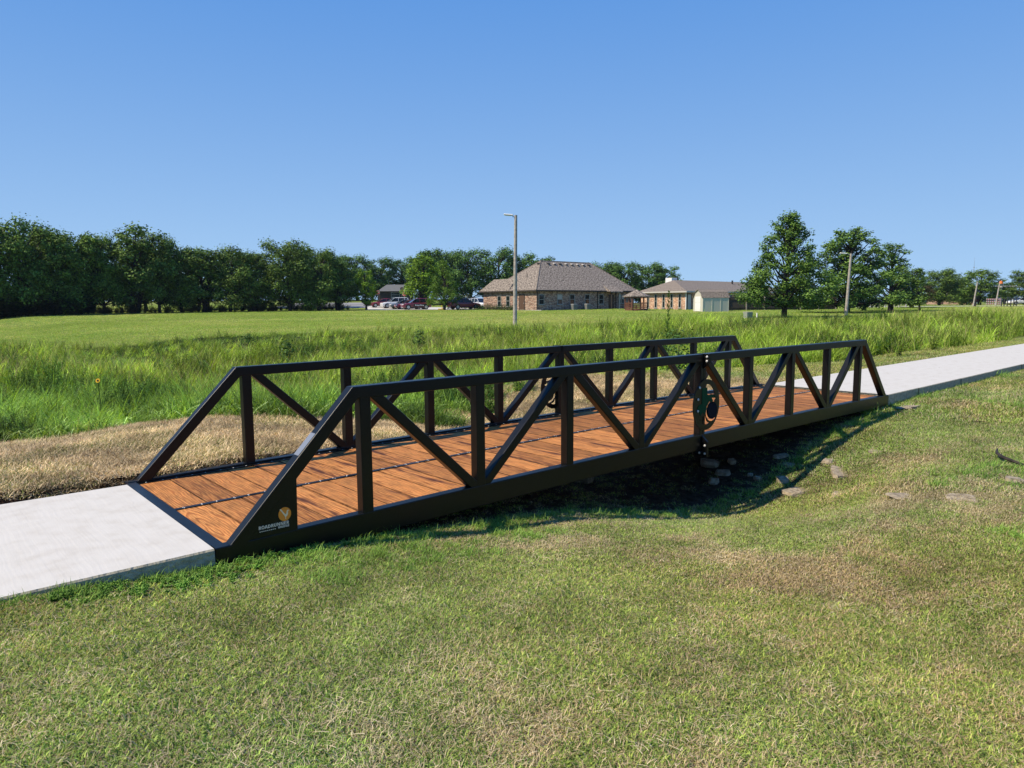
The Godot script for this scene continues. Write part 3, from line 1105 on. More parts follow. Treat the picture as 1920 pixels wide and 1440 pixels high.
func lawn() -> void:
	var gl := Color(0.06, 0.15, 0.023)
	var gh := Color(0.53, 0.66, 0.165)
	var sl := Color(0.30, 0.24, 0.13)
	var sh := Color(0.78, 0.65, 0.42)
	var kinds := []
	# green turf, mixed turf, dry turf, long green, low clover
	kinds.append(tuft(46, 0.085, [[0.85, gl, gh, 0.018, 0.046, 0.0055, 1.8], [0.15, sl, sh, 0.02, 0.06, 0.0046, 2.0]], 2, 101))
	kinds.append(tuft(46, 0.085, [[0.65, gl, gh * Color(1.06, 1.0, 1.0), 0.018, 0.044, 0.0052, 1.8], [0.35, sl, sh, 0.02, 0.06, 0.0046, 2.1]], 2, 102))
	kinds.append(tuft(36, 0.085, [[0.24, gl * Color(1.2, 1.0, 1.0), gh * Color(1.2, 0.95, 1.0), 0.018, 0.04, 0.005, 1.6], [0.76, sl * 1.1, sh * 1.05, 0.018, 0.06, 0.0046, 2.1]], 2, 103))
	kinds.append(tuft(40, 0.08, [[0.95, Color(0.10, 0.22, 0.035), Color(0.36, 0.55, 0.12), 0.05, 0.12, 0.0055, 1.3], [0.05, sl, sh, 0.04, 0.08, 0.004, 1.8]], 3, 104))
	kinds.append(weed(0.05, 80, 0.024, Color(0.09, 0.22, 0.035), Color(0.30, 0.50, 0.11), 105, 1.5))
	kinds.append(tuft(12, 0.12, [[1.0, Color(0.33, 0.27, 0.16), Color(0.66, 0.56, 0.36), 0.03, 0.10, 0.0030, 2.3]], 3, 106, 0.3))
	var sows := []
	for k in kinds: sows.append(Sow.new())
	# rows of distance: finer sowing near the eye
	for band in [[0.0, 5.0, 0.034], [5.0, 8.5, 0.045], [8.5, 14.0, 0.062], [14.0, 26.0, 0.10], [26.0, 48.0, 0.17]]:
		var st: float = band[2]
		var x0 := -6.0
		var x1 := minf(EYE.x + band[1] * 1.0 + 1.0, 46.0)
		var z0 := maxf(EYE.z - band[1], -8.6)
		var z1 := EYE.z + 1.5
		if band[0] >= 14.0: z1 = 8.0
		for i in int((x1 - x0) / st):
			for j in int((z1 - z0) / st):
				var x := x0 + (i + rng.randf()) * st
				var z := z0 + (j + rng.randf()) * st
				var d := Vector2(x - EYE.x, z - EYE.z).length()
				if d < band[0] or d >= band[1]: continue
				if not in_view(x, z, 0.16): continue
				if z < 0.035 and z > -2.52 and (x < 0.03 or x > 12.25): continue
				if z < -0.0 and z > -2.7 and x >= 0.0 and x <= 12.3:
					if rng.randf() < 0.86: continue
				if z < -2.4 and Geometry2D.is_point_in_polygon(Vector2(x, z), reeds): continue
				var dry := dryness(x, z)
				var straw := 0.0
				if z < -2.4:
					straw = far_dry(x, z)
					dry = clampf(0.25 + 0.3 * noise_a.get_noise_2d(x * 40.0, z * 40.0) + straw, 0.0, 1.0)
					if straw > 0.55 and rng.randf() < 0.93 * straw: continue
				# thin soil where the swale is shaded and stony
				var swale := exp(-pow((x - 6.7) / 2.2, 2.0)) * (1.0 - smoothstep(0.1, 0.9, z))
				if z > -2.7 and rng.randf() < swale * 0.5: continue
				var pick := rng.randf() + (dry - 0.5) * 1.5
				var k := 0 if pick < 0.3 else (1 if pick < 0.78 else 2)
				var n := noise_b.get_noise_2d(x * 14.0, z * 14.0)
				var s := rng.randf_range(0.75, 1.2) * (1.0 if band[0] < 5.0 else st / 0.045 * 0.9)
				s = minf(s, 2.3)
				if z > 0.02 and z < 0.30 and x > -1.0 and x < 12.5 and rng.randf() < 0.16: k = 3
				elif z > 0 and n > 0.22 and dry < 0.45 and rng.randf() < 0.14: k = 3
				if z > 0.03 and x < 2.0 and x > -1.1 and rng.randf() < 0.62 * (1.0 - smoothstep(0.05, 0.5, z + 0.14 * maxf(x, 0.0) + 0.35 * n + 0.25 * maxf(-0.3 - x, 0.0))): k = 4
				var v := 1.0 + 0.32 * noise_a.get_noise_2d(x * 70.0 + 77.0, z * 90.0) + rng.randf_range(-0.28, 0.28)
				var warm := 0.5 * noise_b.get_noise_2d(x * 22.0 + 50.0, z * 22.0)
				sows[k].add(set_at(x, z, s, 0.0, rng.randf_range(0.8, 1.25)), Color(v * (1.0 + 0.25 * warm), v, v * (1.0 - 0.2 * warm)))
				if z > 0.3 and d < 8.0 and rng.randf() < 0.02 + 0.05 * dry:
					sows[5].add(set_at(x, z, rng.randf_range(0.6, 1.1), 0.022, 0.5), Color(v, v, v))
	for i in 900:
		var left := i < 420
		var x := rng.randf_range(-6.0, 0.0) if left else 12.3 + 20.0 * pow(rng.randf(), 1.6)
		var z := rng.randf_range(0.02, 0.075)
		var v := rng.randf_range(0.7, 1.15)
		sows[3 if rng.randf() < 0.4 else 0].add(set_at(x, z, rng.randf_range(0.6, 1.1), 0.0, rng.randf_range(0.8, 1.2)), Color(v, v, v))
	var root := stuff("lawn_grass", "short mown lawn grass, green with dry tan patches, in front of the bridge")
	for k in kinds.size():
		scatter(["turf", "turf", "dry_turf", "long_grass", "clover", "grass_clippings"][k], root, kinds[k], M.grass if k < 5 else M.straw, sows[k].at, sows[k].tint)

func straw_bank() -> void:
	var sl := Color(0.30, 0.215, 0.11)
	var sh := Color(0.92, 0.73, 0.45)
	var kinds := [
		tuft(70, 0.13, [[0.93, sl, sh, 0.03, 0.12, 0.006, 2.3], [0.07, Color(0.13, 0.16, 0.035), Color(0.2, 0.22, 0.05), 0.03, 0.09, 0.005, 1.2]], 3, 201, 0.32),
		tuft(60, 0.13, [[0.72, sl, sh, 0.04, 0.12, 0.0045, 2.0], [0.28, Color(0.12, 0.16, 0.03), Color(0.22, 0.26, 0.06), 0.03, 0.09, 0.005, 1.2]], 3, 202, 0.35),
		tuft(30, 0.16, [[1.0, Color(0.17, 0.11, 0.06), Color(0.45, 0.34, 0.2), 0.10, 0.26, 0.004, 1.9]], 4, 203, 0.45)]
	var sows := [Sow.new(), Sow.new(), Sow.new()]
	var st := 0.062
	for i in int(22.0 / st):
		for j in int(9.0 / st):
			var x := -5.0 + (i + rng.randf()) * st
			var z := -2.66 - (j + rng.randf()) * st
			if not in_view(x, z, 0.16): continue
			var straw := far_dry(x, z)
			var wob := Vector2(noise_b.get_noise_2d(x * 60.0, z * 60.0), noise_b.get_noise_2d(x * 60.0 + 400.0, z * 60.0)) * 1.6
			var inside := Geometry2D.is_point_in_polygon(Vector2(x, z) + wob, reeds)
			if inside: continue
			if rng.randf() > straw * 1.05: continue
			if z > -2.74: continue
			var gn := 1.2 * noise_b.get_noise_2d(x * 40.0, z * 60.0) + 0.25 * (1.0 - smoothstep(-1.5, 1.5, x))
			# bare silt behind the middle of the bridge
			var bare := exp(-pow((x - 8.9) / 0.9, 2.0) - pow((z + 4.4) / 0.75, 2.0))
			if rng.randf() < bare * 1.3: continue
			var k := 1 if gn > 0.08 else 0
			if rng.randf() < (0.22 if z > -2.95 else 0.05): k = 2
			var v := rng.randf_range(0.6, 1.42) * (1.0 + 0.7 * noise_a.get_noise_2d(x * 70.0, z * 110.0))
			sows[k].add(set_at(x, z, rng.randf_range(0.8, 1.3), 0.0, 0.9), Color(v, v, v))
	var root := stuff("dry_grass", "tan dry grass and straw on the bank behind the bridge")
	for k in 3:
		scatter("straw", root, kinds[k], M.straw, sows[k].at, sows[k].tint)

func tall_grass() -> void:
	var yl := Color(0.11, 0.22, 0.02)
	var yh := Color(0.54, 0.74, 0.11)
	var dl := Color(0.035, 0.10, 0.013)
	var dh := Color(0.34, 0.56, 0.095)
	var tl := Color(0.33, 0.28, 0.12)
	var th := Color(0.58, 0.50, 0.26)
	var kinds := [
		tuft(36, 0.26, [[0.92, yl, yh, 0.35, 0.85, 0.020, 1.45], [0.08, tl, th, 0.5, 0.95, 0.006, 0.9]], 4, 301, 0.42),
		tuft(34, 0.26, [[0.88, dl, dh, 0.4, 1.0, 0.018, 1.5], [0.06, yl, yh, 0.4, 0.8, 0.012, 0.9], [0.06, Color(0.32, 0.48, 0.16), Color(0.52, 0.70, 0.28), 0.7, 1.1, 0.026, 1.7]], 4, 302, 0.42),  # last kind: broad blades coloured pale to stand for highlights
		tuft(44, 0.26, [[0.55, yl, yh, 0.3, 0.7, 0.015, 1.3], [0.45, tl, th, 0.3, 0.85, 0.006, 1.0]], 4, 303, 0.4),
		weed(0.75, 150, 0.10, Color(0.04, 0.10, 0.02), Color(0.13, 0.25, 0.05), 304, 0.5),
		weed(0.6, 150, 0.075, Color(0.10, 0.17, 0.02), Color(0.28, 0.38, 0.07), 305, 0.6),
		tuft(46, 0.18, [[1.0, Color(0.18, 0.30, 0.03), Color(0.46, 0.64, 0.09), 0.8, 1.5, 0.018, 1.5]], 5, 306, 0.45)]
	var sows := []
	for k in kinds: sows.append(Sow.new())
	for band in [[6.0, 13.0, 0.15], [13.0, 20.0, 0.20], [20.0, 32.0, 0.30], [32.0, 90.0, 0.50]]:
		var st: float = band[2]
		var lo := Vector2(-16, -62)
		var hi := Vector2(86, -4.2)
		for i in int((hi.x - lo.x) / st):
			for j in int((hi.y - lo.y) / st):
				var x := lo.x + (i + rng.randf()) * st
				var z := lo.y + (j + rng.randf()) * st
				var p := Vector2(x - EYE.x, z - EYE.z)
				var d := p.length()
				if d < band[0] or d >= band[1] or not in_view(x, z, 0.14): continue
				var wob := Vector2(noise_b.get_noise_2d(x * 60.0, z * 60.0), noise_b.get_noise_2d(x * 60.0 + 400.0, z * 60.0)) * 1.6
				if not Geometry2D.is_point_in_polygon(Vector2(x, z) + wob, reeds): continue
				var ahead := p.dot(AHEAD)
				var side := p.dot(ASIDE) / ahead
				var n := noise_a.get_noise_2d(x * 9.0, z * 9.0)
				var n2 := noise_b.get_noise_2d(x * 16.0, z * 16.0)
				# greener in the wet bottom, yellower on the far side and to the right
				var yellow := smoothstep(11.0, 24.0, ahead) * 0.9 + 0.35 * side + 0.8 * n
				var k := 1
				var pick := yellow + rng.randf_range(-0.35, 0.35)
				if pick > 0.38: k = 0
				if pick > 1.15 and rng.randf() < 0.5: k = 2
				if n2 > 0.25 and rng.randf() < 0.5: k = 3 if n < 0.1 else 4
				elif rng.randf() < 0.05: k = 4
				if side > 0.0 and n2 < -0.28 and rng.randf() < 0.35: k = 5
				if ahead < 10.8 + 1.2 * n and rng.randf() < 0.45: k = 2
				var s := rng.randf_range(0.6, 1.0) * (1.0 + 0.35 * n) * (1.0 if ahead < 20 else 1.12)
				# short where the belt meets the meadow on the left
				s *= lerpf(1.0, 0.62, smoothstep(26.0, 38.0, ahead) * (1.0 - smoothstep(-0.1, 0.25, side)))
				s *= 1.0 + 0.15 * smoothstep(0.25, 0.6, side)
				if ahead < 13.0: s *= 0.78 + 0.22 * smoothstep(0.0, 2.0, ahead - 9.5)
				var v := rng.randf_range(0.6, 1.35) * (1.0 + 0.9 * noise_b.get_noise_2d(x * 34.0, z * 34.0))
				sows[k].add(set_at(x, z, s * (1.0 if st < 0.25 else 1.15), -0.02, rng.randf_range(0.8, 1.15)), Color(v, v, v))
	var root := stuff("tall_grass", "belt of tall green grass and weeds along the creek behind the bridge")
	for k in kinds.size():
		scatter(["tall_blades", "tall_blades", "seeding_grass", "broad_weeds", "broad_weeds", "cane_grass"][k], root, kinds[k], M.grass, sows[k].at, sows[k].tint)

func meadow() -> void:
	var gl := Color(0.16, 0.27, 0.04)
	var gh := Color(0.46, 0.64, 0.13)
	var sl := Color(0.36, 0.35, 0.12)
	var sh := Color(0.66, 0.60, 0.26)
	var kinds := [
		tuft(46, 0.3, [[0.85, gl, gh, 0.08, 0.2, 0.014, 1.4], [0.15, sl, sh, 0.08, 0.2, 0.012, 1.6]], 2, 401),
		tuft(46, 0.3, [[0.5, gl, gh, 0.06, 0.18, 0.014, 1.4], [0.5, sl, sh, 0.08, 0.2, 0.012, 1.6]], 2, 402)]
	var sows := [Sow.new(), Sow.new()]
	for band in [[26.0, 60.0, 0.36], [60.0, 128.0, 0.62]]:
		var st: float = band[2]
		var hs: float = band[1] * 1.35
		for i in int(hs / st):
			for j in int((band[1] * 1.06 - band[0] * 0.8) / st):
				var side := -hs * 0.62 + (i + rng.randf()) * st * 1.24
				var ahead: float = band[0] * 0.8 + (j + rng.randf()) * st
				if ahead < band[0] * 0.8 or absf(side) > ahead * 0.86: continue
				if ahead >= band[1] or ahead < band[0]: continue
				var q: Vector2 = Vector2(EYE.x, EYE.z) + AHEAD * ahead + ASIDE * side
				if q.y > -3.0 and q.x < 60.0: continue
				if on_hard(q): continue
				if Geometry2D.is_point_in_polygon(q, reeds): continue
				var n := noise_a.get_noise_2d(q.x * 4.0, q.y * 4.0) + 0.5 * noise_b.get_noise_2d(q.x * 10.0, q.y * 10.0)
				var k := 1 if n + rng.randf_range(-0.4, 0.4) > 0.12 else 0
				var v := rng.randf_range(0.85, 1.2) * (1.0 + 0.25 * n)
				sows[k].add(set_at(q.x, q.y, rng.randf_range(0.8, 1.2) * (1.0 if st < 0.5 else 1.4), -0.01, 0.8 if st < 0.5 else 0.6), Color(v, v, v))
	var root := stuff("meadow_grass", "rough mown grass of the wide meadow in front of the houses")
	for k in 2:
		scatter("meadow_tufts", root, kinds[k], M.grass, sows[k].at, sows[k].tint)

var hard := []       # polygons of parking lot and roads
func on_hard(q: Vector2) -> bool:
	for h in hard:
		if Geometry2D.is_point_in_polygon(q, h): return true
	return false

func stone(p: Vector2, size: Vector3, turn: float, sink: float, label: String, sd: int, tint := Color(1, 1, 1)) -> void:
	var r := RandomNumberGenerator.new()
	r.seed = sd
	var n := FastNoiseLite.new()
	n.seed = sd
	n.frequency = 0.9
	var g := Geo.new()
	var rings := 6
	var segs := 9
	var grid := []
	for i in rings + 1:
		var th := PI * i / rings
		for k in segs:
			var a := TAU * (k + 0.35 * sin(i * 5.0 + sd)) / segs
			var d := Vector3(sin(th) * cos(a), cos(th), sin(th) * sin(a))
			var sq := Vector3(signf(d.x) * pow(absf(d.x), 0.6), signf(d.y) * pow(absf(d.y), 0.35), signf(d.z) * pow(absf(d.z), 0.6))
			var rr := 1.0 + 0.3 * n.get_noise_3d(d.x * 1.4, d.y * 0.4, d.z * 1.4) + 0.14 * n.get_noise_3d(d.x * 4.0, d.y * 4.0, d.z * 4.0)
			grid.append(sq * rr * size * 0.5)
	for i in rings:
		for k in segs:
			var a: Vector3 = grid[i * segs + k]
			var b: Vector3 = grid[i * segs + (k + 1) % segs]
			var c: Vector3 = grid[(i + 1) * segs + (k + 1) % segs]
			var d: Vector3 = grid[(i + 1) * segs + k]
			g.quad(a, b, c, d, (a + b + c + d) / size.length())
	var o := part("stone", g, M.rock, self)
	o.position = on_ground(p, size.y * 0.38 - sink)
	o.rotation = Vector3(r.randf_range(-0.12, 0.12), turn, r.randf_range(-0.12, 0.12))
	tag(o, label, "stone", "limestone pieces round the swale")

# ------------------------------------------------------------------ trees (unit: about 10 m tall, scaled per tree)
var tree_kinds := []

func leaf_quad(g: Geo, p: Vector3, out: Vector3, l: float, w: float, r: RandomNumberGenerator) -> void:
	var d := Vector3(r.randf_range(-1, 1), r.randf_range(-0.8, 0.6), r.randf_range(-1, 1)).normalized()
	var nn := (out * 0.7 + Vector3(0, 0.45, 0) + Vector3(r.randf_range(-1, 1), r.randf_range(-1, 1), r.randf_range(-1, 1)) * 0.75).normalized()
	var s := d.cross(nn).normalized()
	d = nn.cross(s).normalized()
	var k := g.v.size()
	g.put(p - d * l * 0.5, nn); g.put(p + s * w * 0.5 - nn * l * 0.08, nn); g.put(p + d * l * 0.5, nn); g.put(p - s * w * 0.5 - nn * l * 0.08, nn)
	g.ix.append_array([k, k + 1, k + 2, k, k + 2, k + 3])

# round-headed tree: lobes of leaves carried by limbs
func broad_tree(sd: int, low: float, width: float, lobes: int, leaves: int, leaf: float, c0: Color, c1: Color, cone := 0.0) -> Array:
	var r := RandomNumberGenerator.new()
	r.seed = sd
	var wood := Geo.new()
	var crown := Geo.new()
	var lean := Vector3(r.randf_range(-0.4, 0.4), 0, r.randf_range(-0.4, 0.4))
	var stems := 1 + r.randi() % 2 if cone == 0.0 else 1
	if cone > 0.0: lean *= 0.4
	for s in stems:
		var o := Vector3(r.randf_range(-0.25, 0.25), 0, r.randf_range(-0.25, 0.25)) * float(s > 0)
		var l2: Vector3 = lean + o * 3.0
		wood.tube([o + Vector3(0, -0.3, 0), o + l2 * 0.2 + Vector3(0, 1.2, 0), o + l2 * 0.6 + Vector3(0, 3.4, 0), o + l2 + Vector3(0, 6.0, 0), o + l2 * 1.2 + Vector3(0, 8.3, 0)], [0.26, 0.2, 0.16, 0.1, 0.03], 7, false)
	if cone > 0.0: wood.tube([lean + Vector3(0, 6, 0), lean * 1.3 + Vector3(0, 9.7, 0)], [0.1, 0.02], 6, false)
	var centres := []
	for i in lobes:
		var f := (i + 0.5) / lobes
		var y := lerpf(low, 9.0, pow(f, 0.9))
		var span := width * 0.5 * sqrt(maxf(0.05, 1.0 - pow((y - (low + 9.2) * 0.46) / ((9.8 - low) * 0.62), 2.0)))
		if cone > 0.0:
			y = lerpf(low, 9.55, pow(f, 1.15))
			span = width * 0.56 * pow(1.0 - (y - low) / (10.0 - low), cone) * (0.8 if f < 0.08 else 1.0)
		var a := i * 2.399 + r.randf_range(-0.5, 0.5)
		var rr := span * (r.randf_range(0.35, 0.85) if cone == 0.0 else sqrt(r.randf_range(0.01, 1.0)))
		var p := lean * (y / 8.0) + Vector3(cos(a) * rr, y, sin(a) * rr)
		var rad := r.randf_range(0.75, 1.35) * lerpf(1.15, 0.75, f) * width / 7.0
		if cone > 0.0: rad = r.randf_range(0.45, 0.95) * lerpf(1.1, 0.62, f) * width / 7.0
		centres.append([p, rad])
		var root := lean * (y / 9.0) + Vector3(0, maxf(1.0, y - 1.6 - rr * 0.35), 0)
		wood.tube([root, root.lerp(p, 0.5) + Vector3(0, -0.15, 0), p], [0.09, 0.06, 0.02], 5, false)
	var per := leaves / lobes
	for cc in centres:
		var tone := r.randf_range(0.75, 1.2)
		var n := int(per * cc[1] * cc[1] * (1.1 if cone == 0.0 else 1.9))
		for i in n:
			var d := Vector3(r.randfn(), r.randfn() * 0.85, r.randfn()).normalized()
			var q: Vector3 = d * pow(r.randf(), 0.4) * cc[1] * r.randf_range(0.85, 1.2)
			q.y *= 0.82
			# twigs: gather leaves in little clusters
			var p: Vector3 = cc[0] + q
			p += Vector3(sin(p.y * 7.0 + p.z * 3.0), sin(p.x * 6.0), sin(p.x * 5.0 + p.y * 4.0)) * 0.12
			crown.col = c0.lerp(c1, r.randf()) * tone
			crown.col.a = 1.0
			leaf_quad(crown, p, d, leaf * r.randf_range(0.7, 1.4), leaf * r.randf_range(0.45, 0.9), r)
	# stray twigs that break the outline
	for i in leaves / 12:
		var cc: Array = centres[r.randi() % centres.size()]
		var d := Vector3(r.randfn(), absf(r.randfn()) * 0.8, r.randfn()).normalized()
		crown.col = c0.lerp(c1, r.randf())
		leaf_quad(crown, cc[0] + d * cc[1] * r.randf_range(1.05, 1.4), d, leaf, leaf * 0.6, r)
	return [wood.mesh(), crown.mesh()]

# feathery conical tree with sprays along level limbs
func feather_tree(sd: int, low: float, width: float, tiers: int, leaf: float, c0: Color, c1: Color, taper := 1.0) -> Array:
	var r := RandomNumberGenerator.new()
	r.seed = sd
	var wood := Geo.new()
	var crown := Geo.new()
	wood.tube([Vector3(0, -0.3, 0), Vector3(0, 0.35, 0), Vector3(0.03, 3.0, 0.02), Vector3(-0.02, 6.5, 0.03), Vector3(0, 9.8, 0)], [0.34, 0.2, 0.15, 0.09, 0.015], 8, false)
	for i in tiers:
		var f := (i + r.randf()) / tiers
		var y := lerpf(low, 9.7, pow(f, 0.95))
		var reach := width * 0.5 * pow(1.0 - clampf((y - low) / (10.3 - low), 0, 1), 0.62 * taper) * (r.randf_range(0.35, 0.8) if r.randf() < 0.5 else r.randf_range(0.8, 1.18))
		if f < 0.12: reach *= 0.85
		var a := i * 2.399 + r.randf_range(-0.6, 0.6)
		var dir := Vector3(cos(a), 0, sin(a))
		var tip := Vector3(0, y, 0) + dir * reach + Vector3(0, reach * lerpf(0.02, 0.35, f), 0)
		var mid := Vector3(0, y, 0) + dir * reach * 0.5 + Vector3(0, reach * lerpf(0.12, 0.28, f), 0)
		wood.tube([Vector3(0, y - 0.1, 0), mid, tip], [0.045 + 0.03 * (1 - f), 0.03, 0.01], 4, false)
		var tone := r.randf_range(0.72, 1.2)
		var n := int(40 + 95 * reach)
		for k in n:
			var t := pow(r.randf(), 0.6)
			var p := Vector3(0, y, 0).lerp(mid, minf(1.0, t * 2.0)) if t < 0.5 else mid.lerp(tip, t * 2.0 - 1.0)
			var spread := 0.16 + 0.5 * (1.0 - absf(t - 0.65)) * minf(1.0, reach * 0.55)
			var off := Vector3(r.randfn() * 0.55, r.randfn() * 0.28 - 0.1, r.randfn() * 0.55) * spread
			crown.col = c0.lerp(c1, r.randf()) * tone
			crown.col.a = 1.0
			leaf_quad(crown, p + off, (off + dir * 0.2).normalized(), leaf * r.randf_range(0.7, 1.4), leaf * r.randf_range(0.3, 0.6), r)
	return [wood.mesh(), crown.mesh()]

func tree(called: String, label: String, category: String, group: String, kind: int, p: Vector2, tall: float, wide: float, leaf: String, turn: float) -> void:
	var o := thing(called, label, category, on_ground(p), turn, group)
	var k: Array = tree_kinds[kind]
	var sc := Vector3(wide / float(k[2]), tall / 10.0, wide / float(k[2]))
	part_mesh("trunk", k[0], M.bark, o).scale = sc
	part_mesh("crown", k[1], M[leaf], o).scale = sc

func trees() -> void:
	var d0 := Color(0.03, 0.068, 0.012)
	var d1 := Color(0.21, 0.33, 0.062)
	var l0 := Color(0.075, 0.17, 0.018)
	var l1 := Color(0.24, 0.38, 0.05)
	for i in 5:
		var wd: float = [7.0, 6.0, 8.0, 6.6, 5.4][i]
		var k := broad_tree(501 + i, [1.5, 1.2, 1.7, 0.9, 2.0][i], wd, [36, 32, 40, 34, 30][i], 11000, 0.24, d0, d1)
		k.append(wd)
		tree_kinds.append(k)
	for i in 2:      # 5, 6: lighter young trees
		var k := broad_tree(531 + i, [1.6, 1.2][i], [6.0, 5.0][i], 26, 5200, 0.34, l0, l1)
		k.append([6.0, 5.0][i])
		tree_kinds.append(k)
	for i in 3:      # 7, 8, 9: feathery conical trees
		var k := broad_tree(541 + i, [1.3, 0.8, 1.4][i], [7.2, 7.4, 6.0][i], [72, 84, 54][i], [20000, 24000, 13000][i], 0.20, Color(0.04, 0.10, 0.018), Color(0.21, 0.35, 0.065), [0.75, 0.5, 0.7][i])
		k.append([7.2, 7.4, 6.0][i])
		tree_kinds.append(k)
	# dark wood on the left, in front
	var nth := ["first", "second", "third", "fourth", "fifth", "sixth", "seventh", "eighth", "ninth", "tenth", "eleventh", "twelfth", "thirteenth", "fourteenth", "fifteenth", "sixteenth", "seventeenth", "eighteenth", "nineteenth", "twentieth"]
	var row := [[-70, 82, 12.4, 9], [-8, 83, 11.9, 8.6], [50, 85, 11.9, 8.4], [100, 87, 11.2, 8], [150, 90, 11.0, 8], [198, 92, 10.7, 7.2], [248, 94, 12.2, 9.4], [300, 96, 10.8, 7.4], [342, 98, 9.8, 7.2], [385, 99, 9.3, 7.6], [432, 100, 9.6, 7.6], [482, 102, 8.9, 7.4], [545, 103, 10.6, 9.2], [598, 104, 9.4, 7.6], [636, 106, 7.6, 6.4]]
	for i in row.size():
		var t: Array = row[i]
		var where := "counted from the left edge"
		var lab := "%s tree of the dark wood on the left, %s" % [nth[i], where]
		if i == 6: lab = "tallest broad tree of the dark wood, standing proud of its neighbours"
		if i == 12: lab = "big bright-topped tree near the right end of the dark wood"
		if i == 14: lab = "low tree at the right end of the dark wood by the road"
		tree("wood_tree", lab, "tree", "trees of the dark wood on the left", i % 5, site(t[0], t[1]), t[2], t[3], "leaf_dark" if i < 6 else "leaf_mid", i * 1.7)
	var back := [[-40, 96, 11.6], [75, 99, 11.8], [175, 104, 11.2], [275, 108, 11.0], [365, 112, 10.2], [460, 114, 9.6], [575, 116, 10.2]]
	for i in back.size():
		var t: Array = back[i]
		tree("wood_tree", "tree in the second row of the dark wood, %s from the left, mostly hidden" % nth[i], "tree", "second row trees of the dark wood", (i + 2) % 5, site(t[0], t[1]), t[2], 9.0, "leaf_dark", i * 2.3 + 1.0)
	# far trees behind the cars and the houses
	var far := [[630, 148, 12.0, 10], [672, 150, 11.6, 11], [712, 156, 11.2, 10], [752, 160, 11.4, 10], [802, 150, 13.0, 10], [845, 155, 12.4, 11], [886, 150, 12.2, 11], [930, 150, 13.2, 11], [972, 152, 12.2, 10], [1012, 158, 11.8, 10], [1140, 150, 9.8, 10], [1176, 146, 9.6, 10], [1212, 146, 9.5, 9], [1246, 146, 8.8, 8]]
	for i in far.size():
		var t: Array = far[i]
		var lab := "grey-green tree far behind the car park, %s from the left" % nth[i] if i < 7 else ("grey-green tree behind the left side of the brick house, %s from the left" % nth[i - 7] if i < 10 else "dark tree between the two brick buildings, %s from the left" % nth[i - 10])
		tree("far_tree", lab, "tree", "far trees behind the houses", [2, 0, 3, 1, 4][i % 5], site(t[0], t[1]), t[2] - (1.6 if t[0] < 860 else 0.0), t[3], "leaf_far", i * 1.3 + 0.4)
	# young bright trees round the car park
	tree("young_tree", "slim bright green tree left of the parked cars", "tree", "", 6, site(688, 106), 6.6, 3.6, "leaf_light", 0.3)
	tree("young_tree", "broad bright green maple behind the parked maroon car", "tree", "", 5, site(791, 126), 9.4, 8.2, "leaf_light", 1.3)
	tree("young_tree", "feathery pale green tree right of the parked cars", "tree", "", 9, site(834, 103), 7.4, 5.0, "leaf_light", 2.3)
	# the group on the right
	tree("cypress", "tall conical cypress, leftmost of the group right of the shed", "tree", "", 7, site(1472, 63), 9.3, 8.0, "leaf_mid", 0.5)
	tree("cypress", "dense cypress behind the right lamp post", "tree", "", 8, site(1590, 76), 9.2, 10.2, "leaf_mid", 2.0)
	tree("cypress", "smaller yellowish cypress right of the right lamp post", "tree", "", 9, site(1672, 82), 7.9, 8.4, "leaf_mid", 4.0)
	tree("round_tree", "rounded tree beside the smaller yellowish cypress", "tree", "", 1, site(1712, 98), 5.9, 5.6, "leaf_mid", 0.8)
	tree("round_tree", "wide tree in front of the tan brick house", "tree", "", 2, site(1762, 124), 6.6, 8.0, "leaf_mid", 2.8)
	tree("round_tree", "dark round tree under the mast, behind the leaning pole", "tree", "", 3, site(1838, 132), 6.9, 8.6, "leaf_dark", 1.1)
	tree("round_tree", "low dark tree left of the mast", "tree", "", 0, site(1806, 138), 5.2, 6.0, "leaf_dark", 2.1)
	tree("round_tree", "tree at the right edge behind the white parked car", "tree", "", 4, site(1925, 128), 6.8, 7.0, "leaf_mid", 0.2)
	tree("round_tree", "pale tree left of the tree at the right edge", "tree", "", 1, site(1885, 170), 5.6, 7.0, "leaf_far", 0.9)
	var cm := tree_kinds.size()
	var k := broad_tree(561, 3.4, 6.0, 16, 2600, 0.3, Color(0.055, 0.05, 0.02), Color(0.12, 0.085, 0.04))
	k.append(6.0)
	tree_kinds.append(k)
	tree("crape_myrtle", "small brownish spreading tree with several dark stems", "tree", "", cm, site(1726, 84), 3.2, 3.6, "leaf_mid", 0.6)
	# brush under the wood and by the creek
	var root := stuff("undergrowth", "dark undergrowth along the foot of the wood on the left")
	var mesh := weed(1.6, 260, 0.34, Color(0.02, 0.04, 0.008), Color(0.05, 0.085, 0.018), 571, 0.7)
	var sow := Sow.new()
	for i in 700:
		var b := rng.randf_range(-160.0, 655.0)
		if b > 200.0 and rng.randf() < 0.5: continue
		var dist := lerpf(81.0, 105.0, clampf(b / 640.0, 0.0, 1.0)) + rng.randf_range(0.0, 9.0)
		var q := site(b, dist)
		var big := 1.9 if b < 170.0 else 0.8
		var v := rng.randf_range(0.7, 1.1)
		sow.add(set_at(q.x, q.y, rng.randf_range(0.5, 1.1) * big), Color(v, v, v))
	scatter("brush", root, mesh, M.leaf_dark, sow.at, sow.tint)

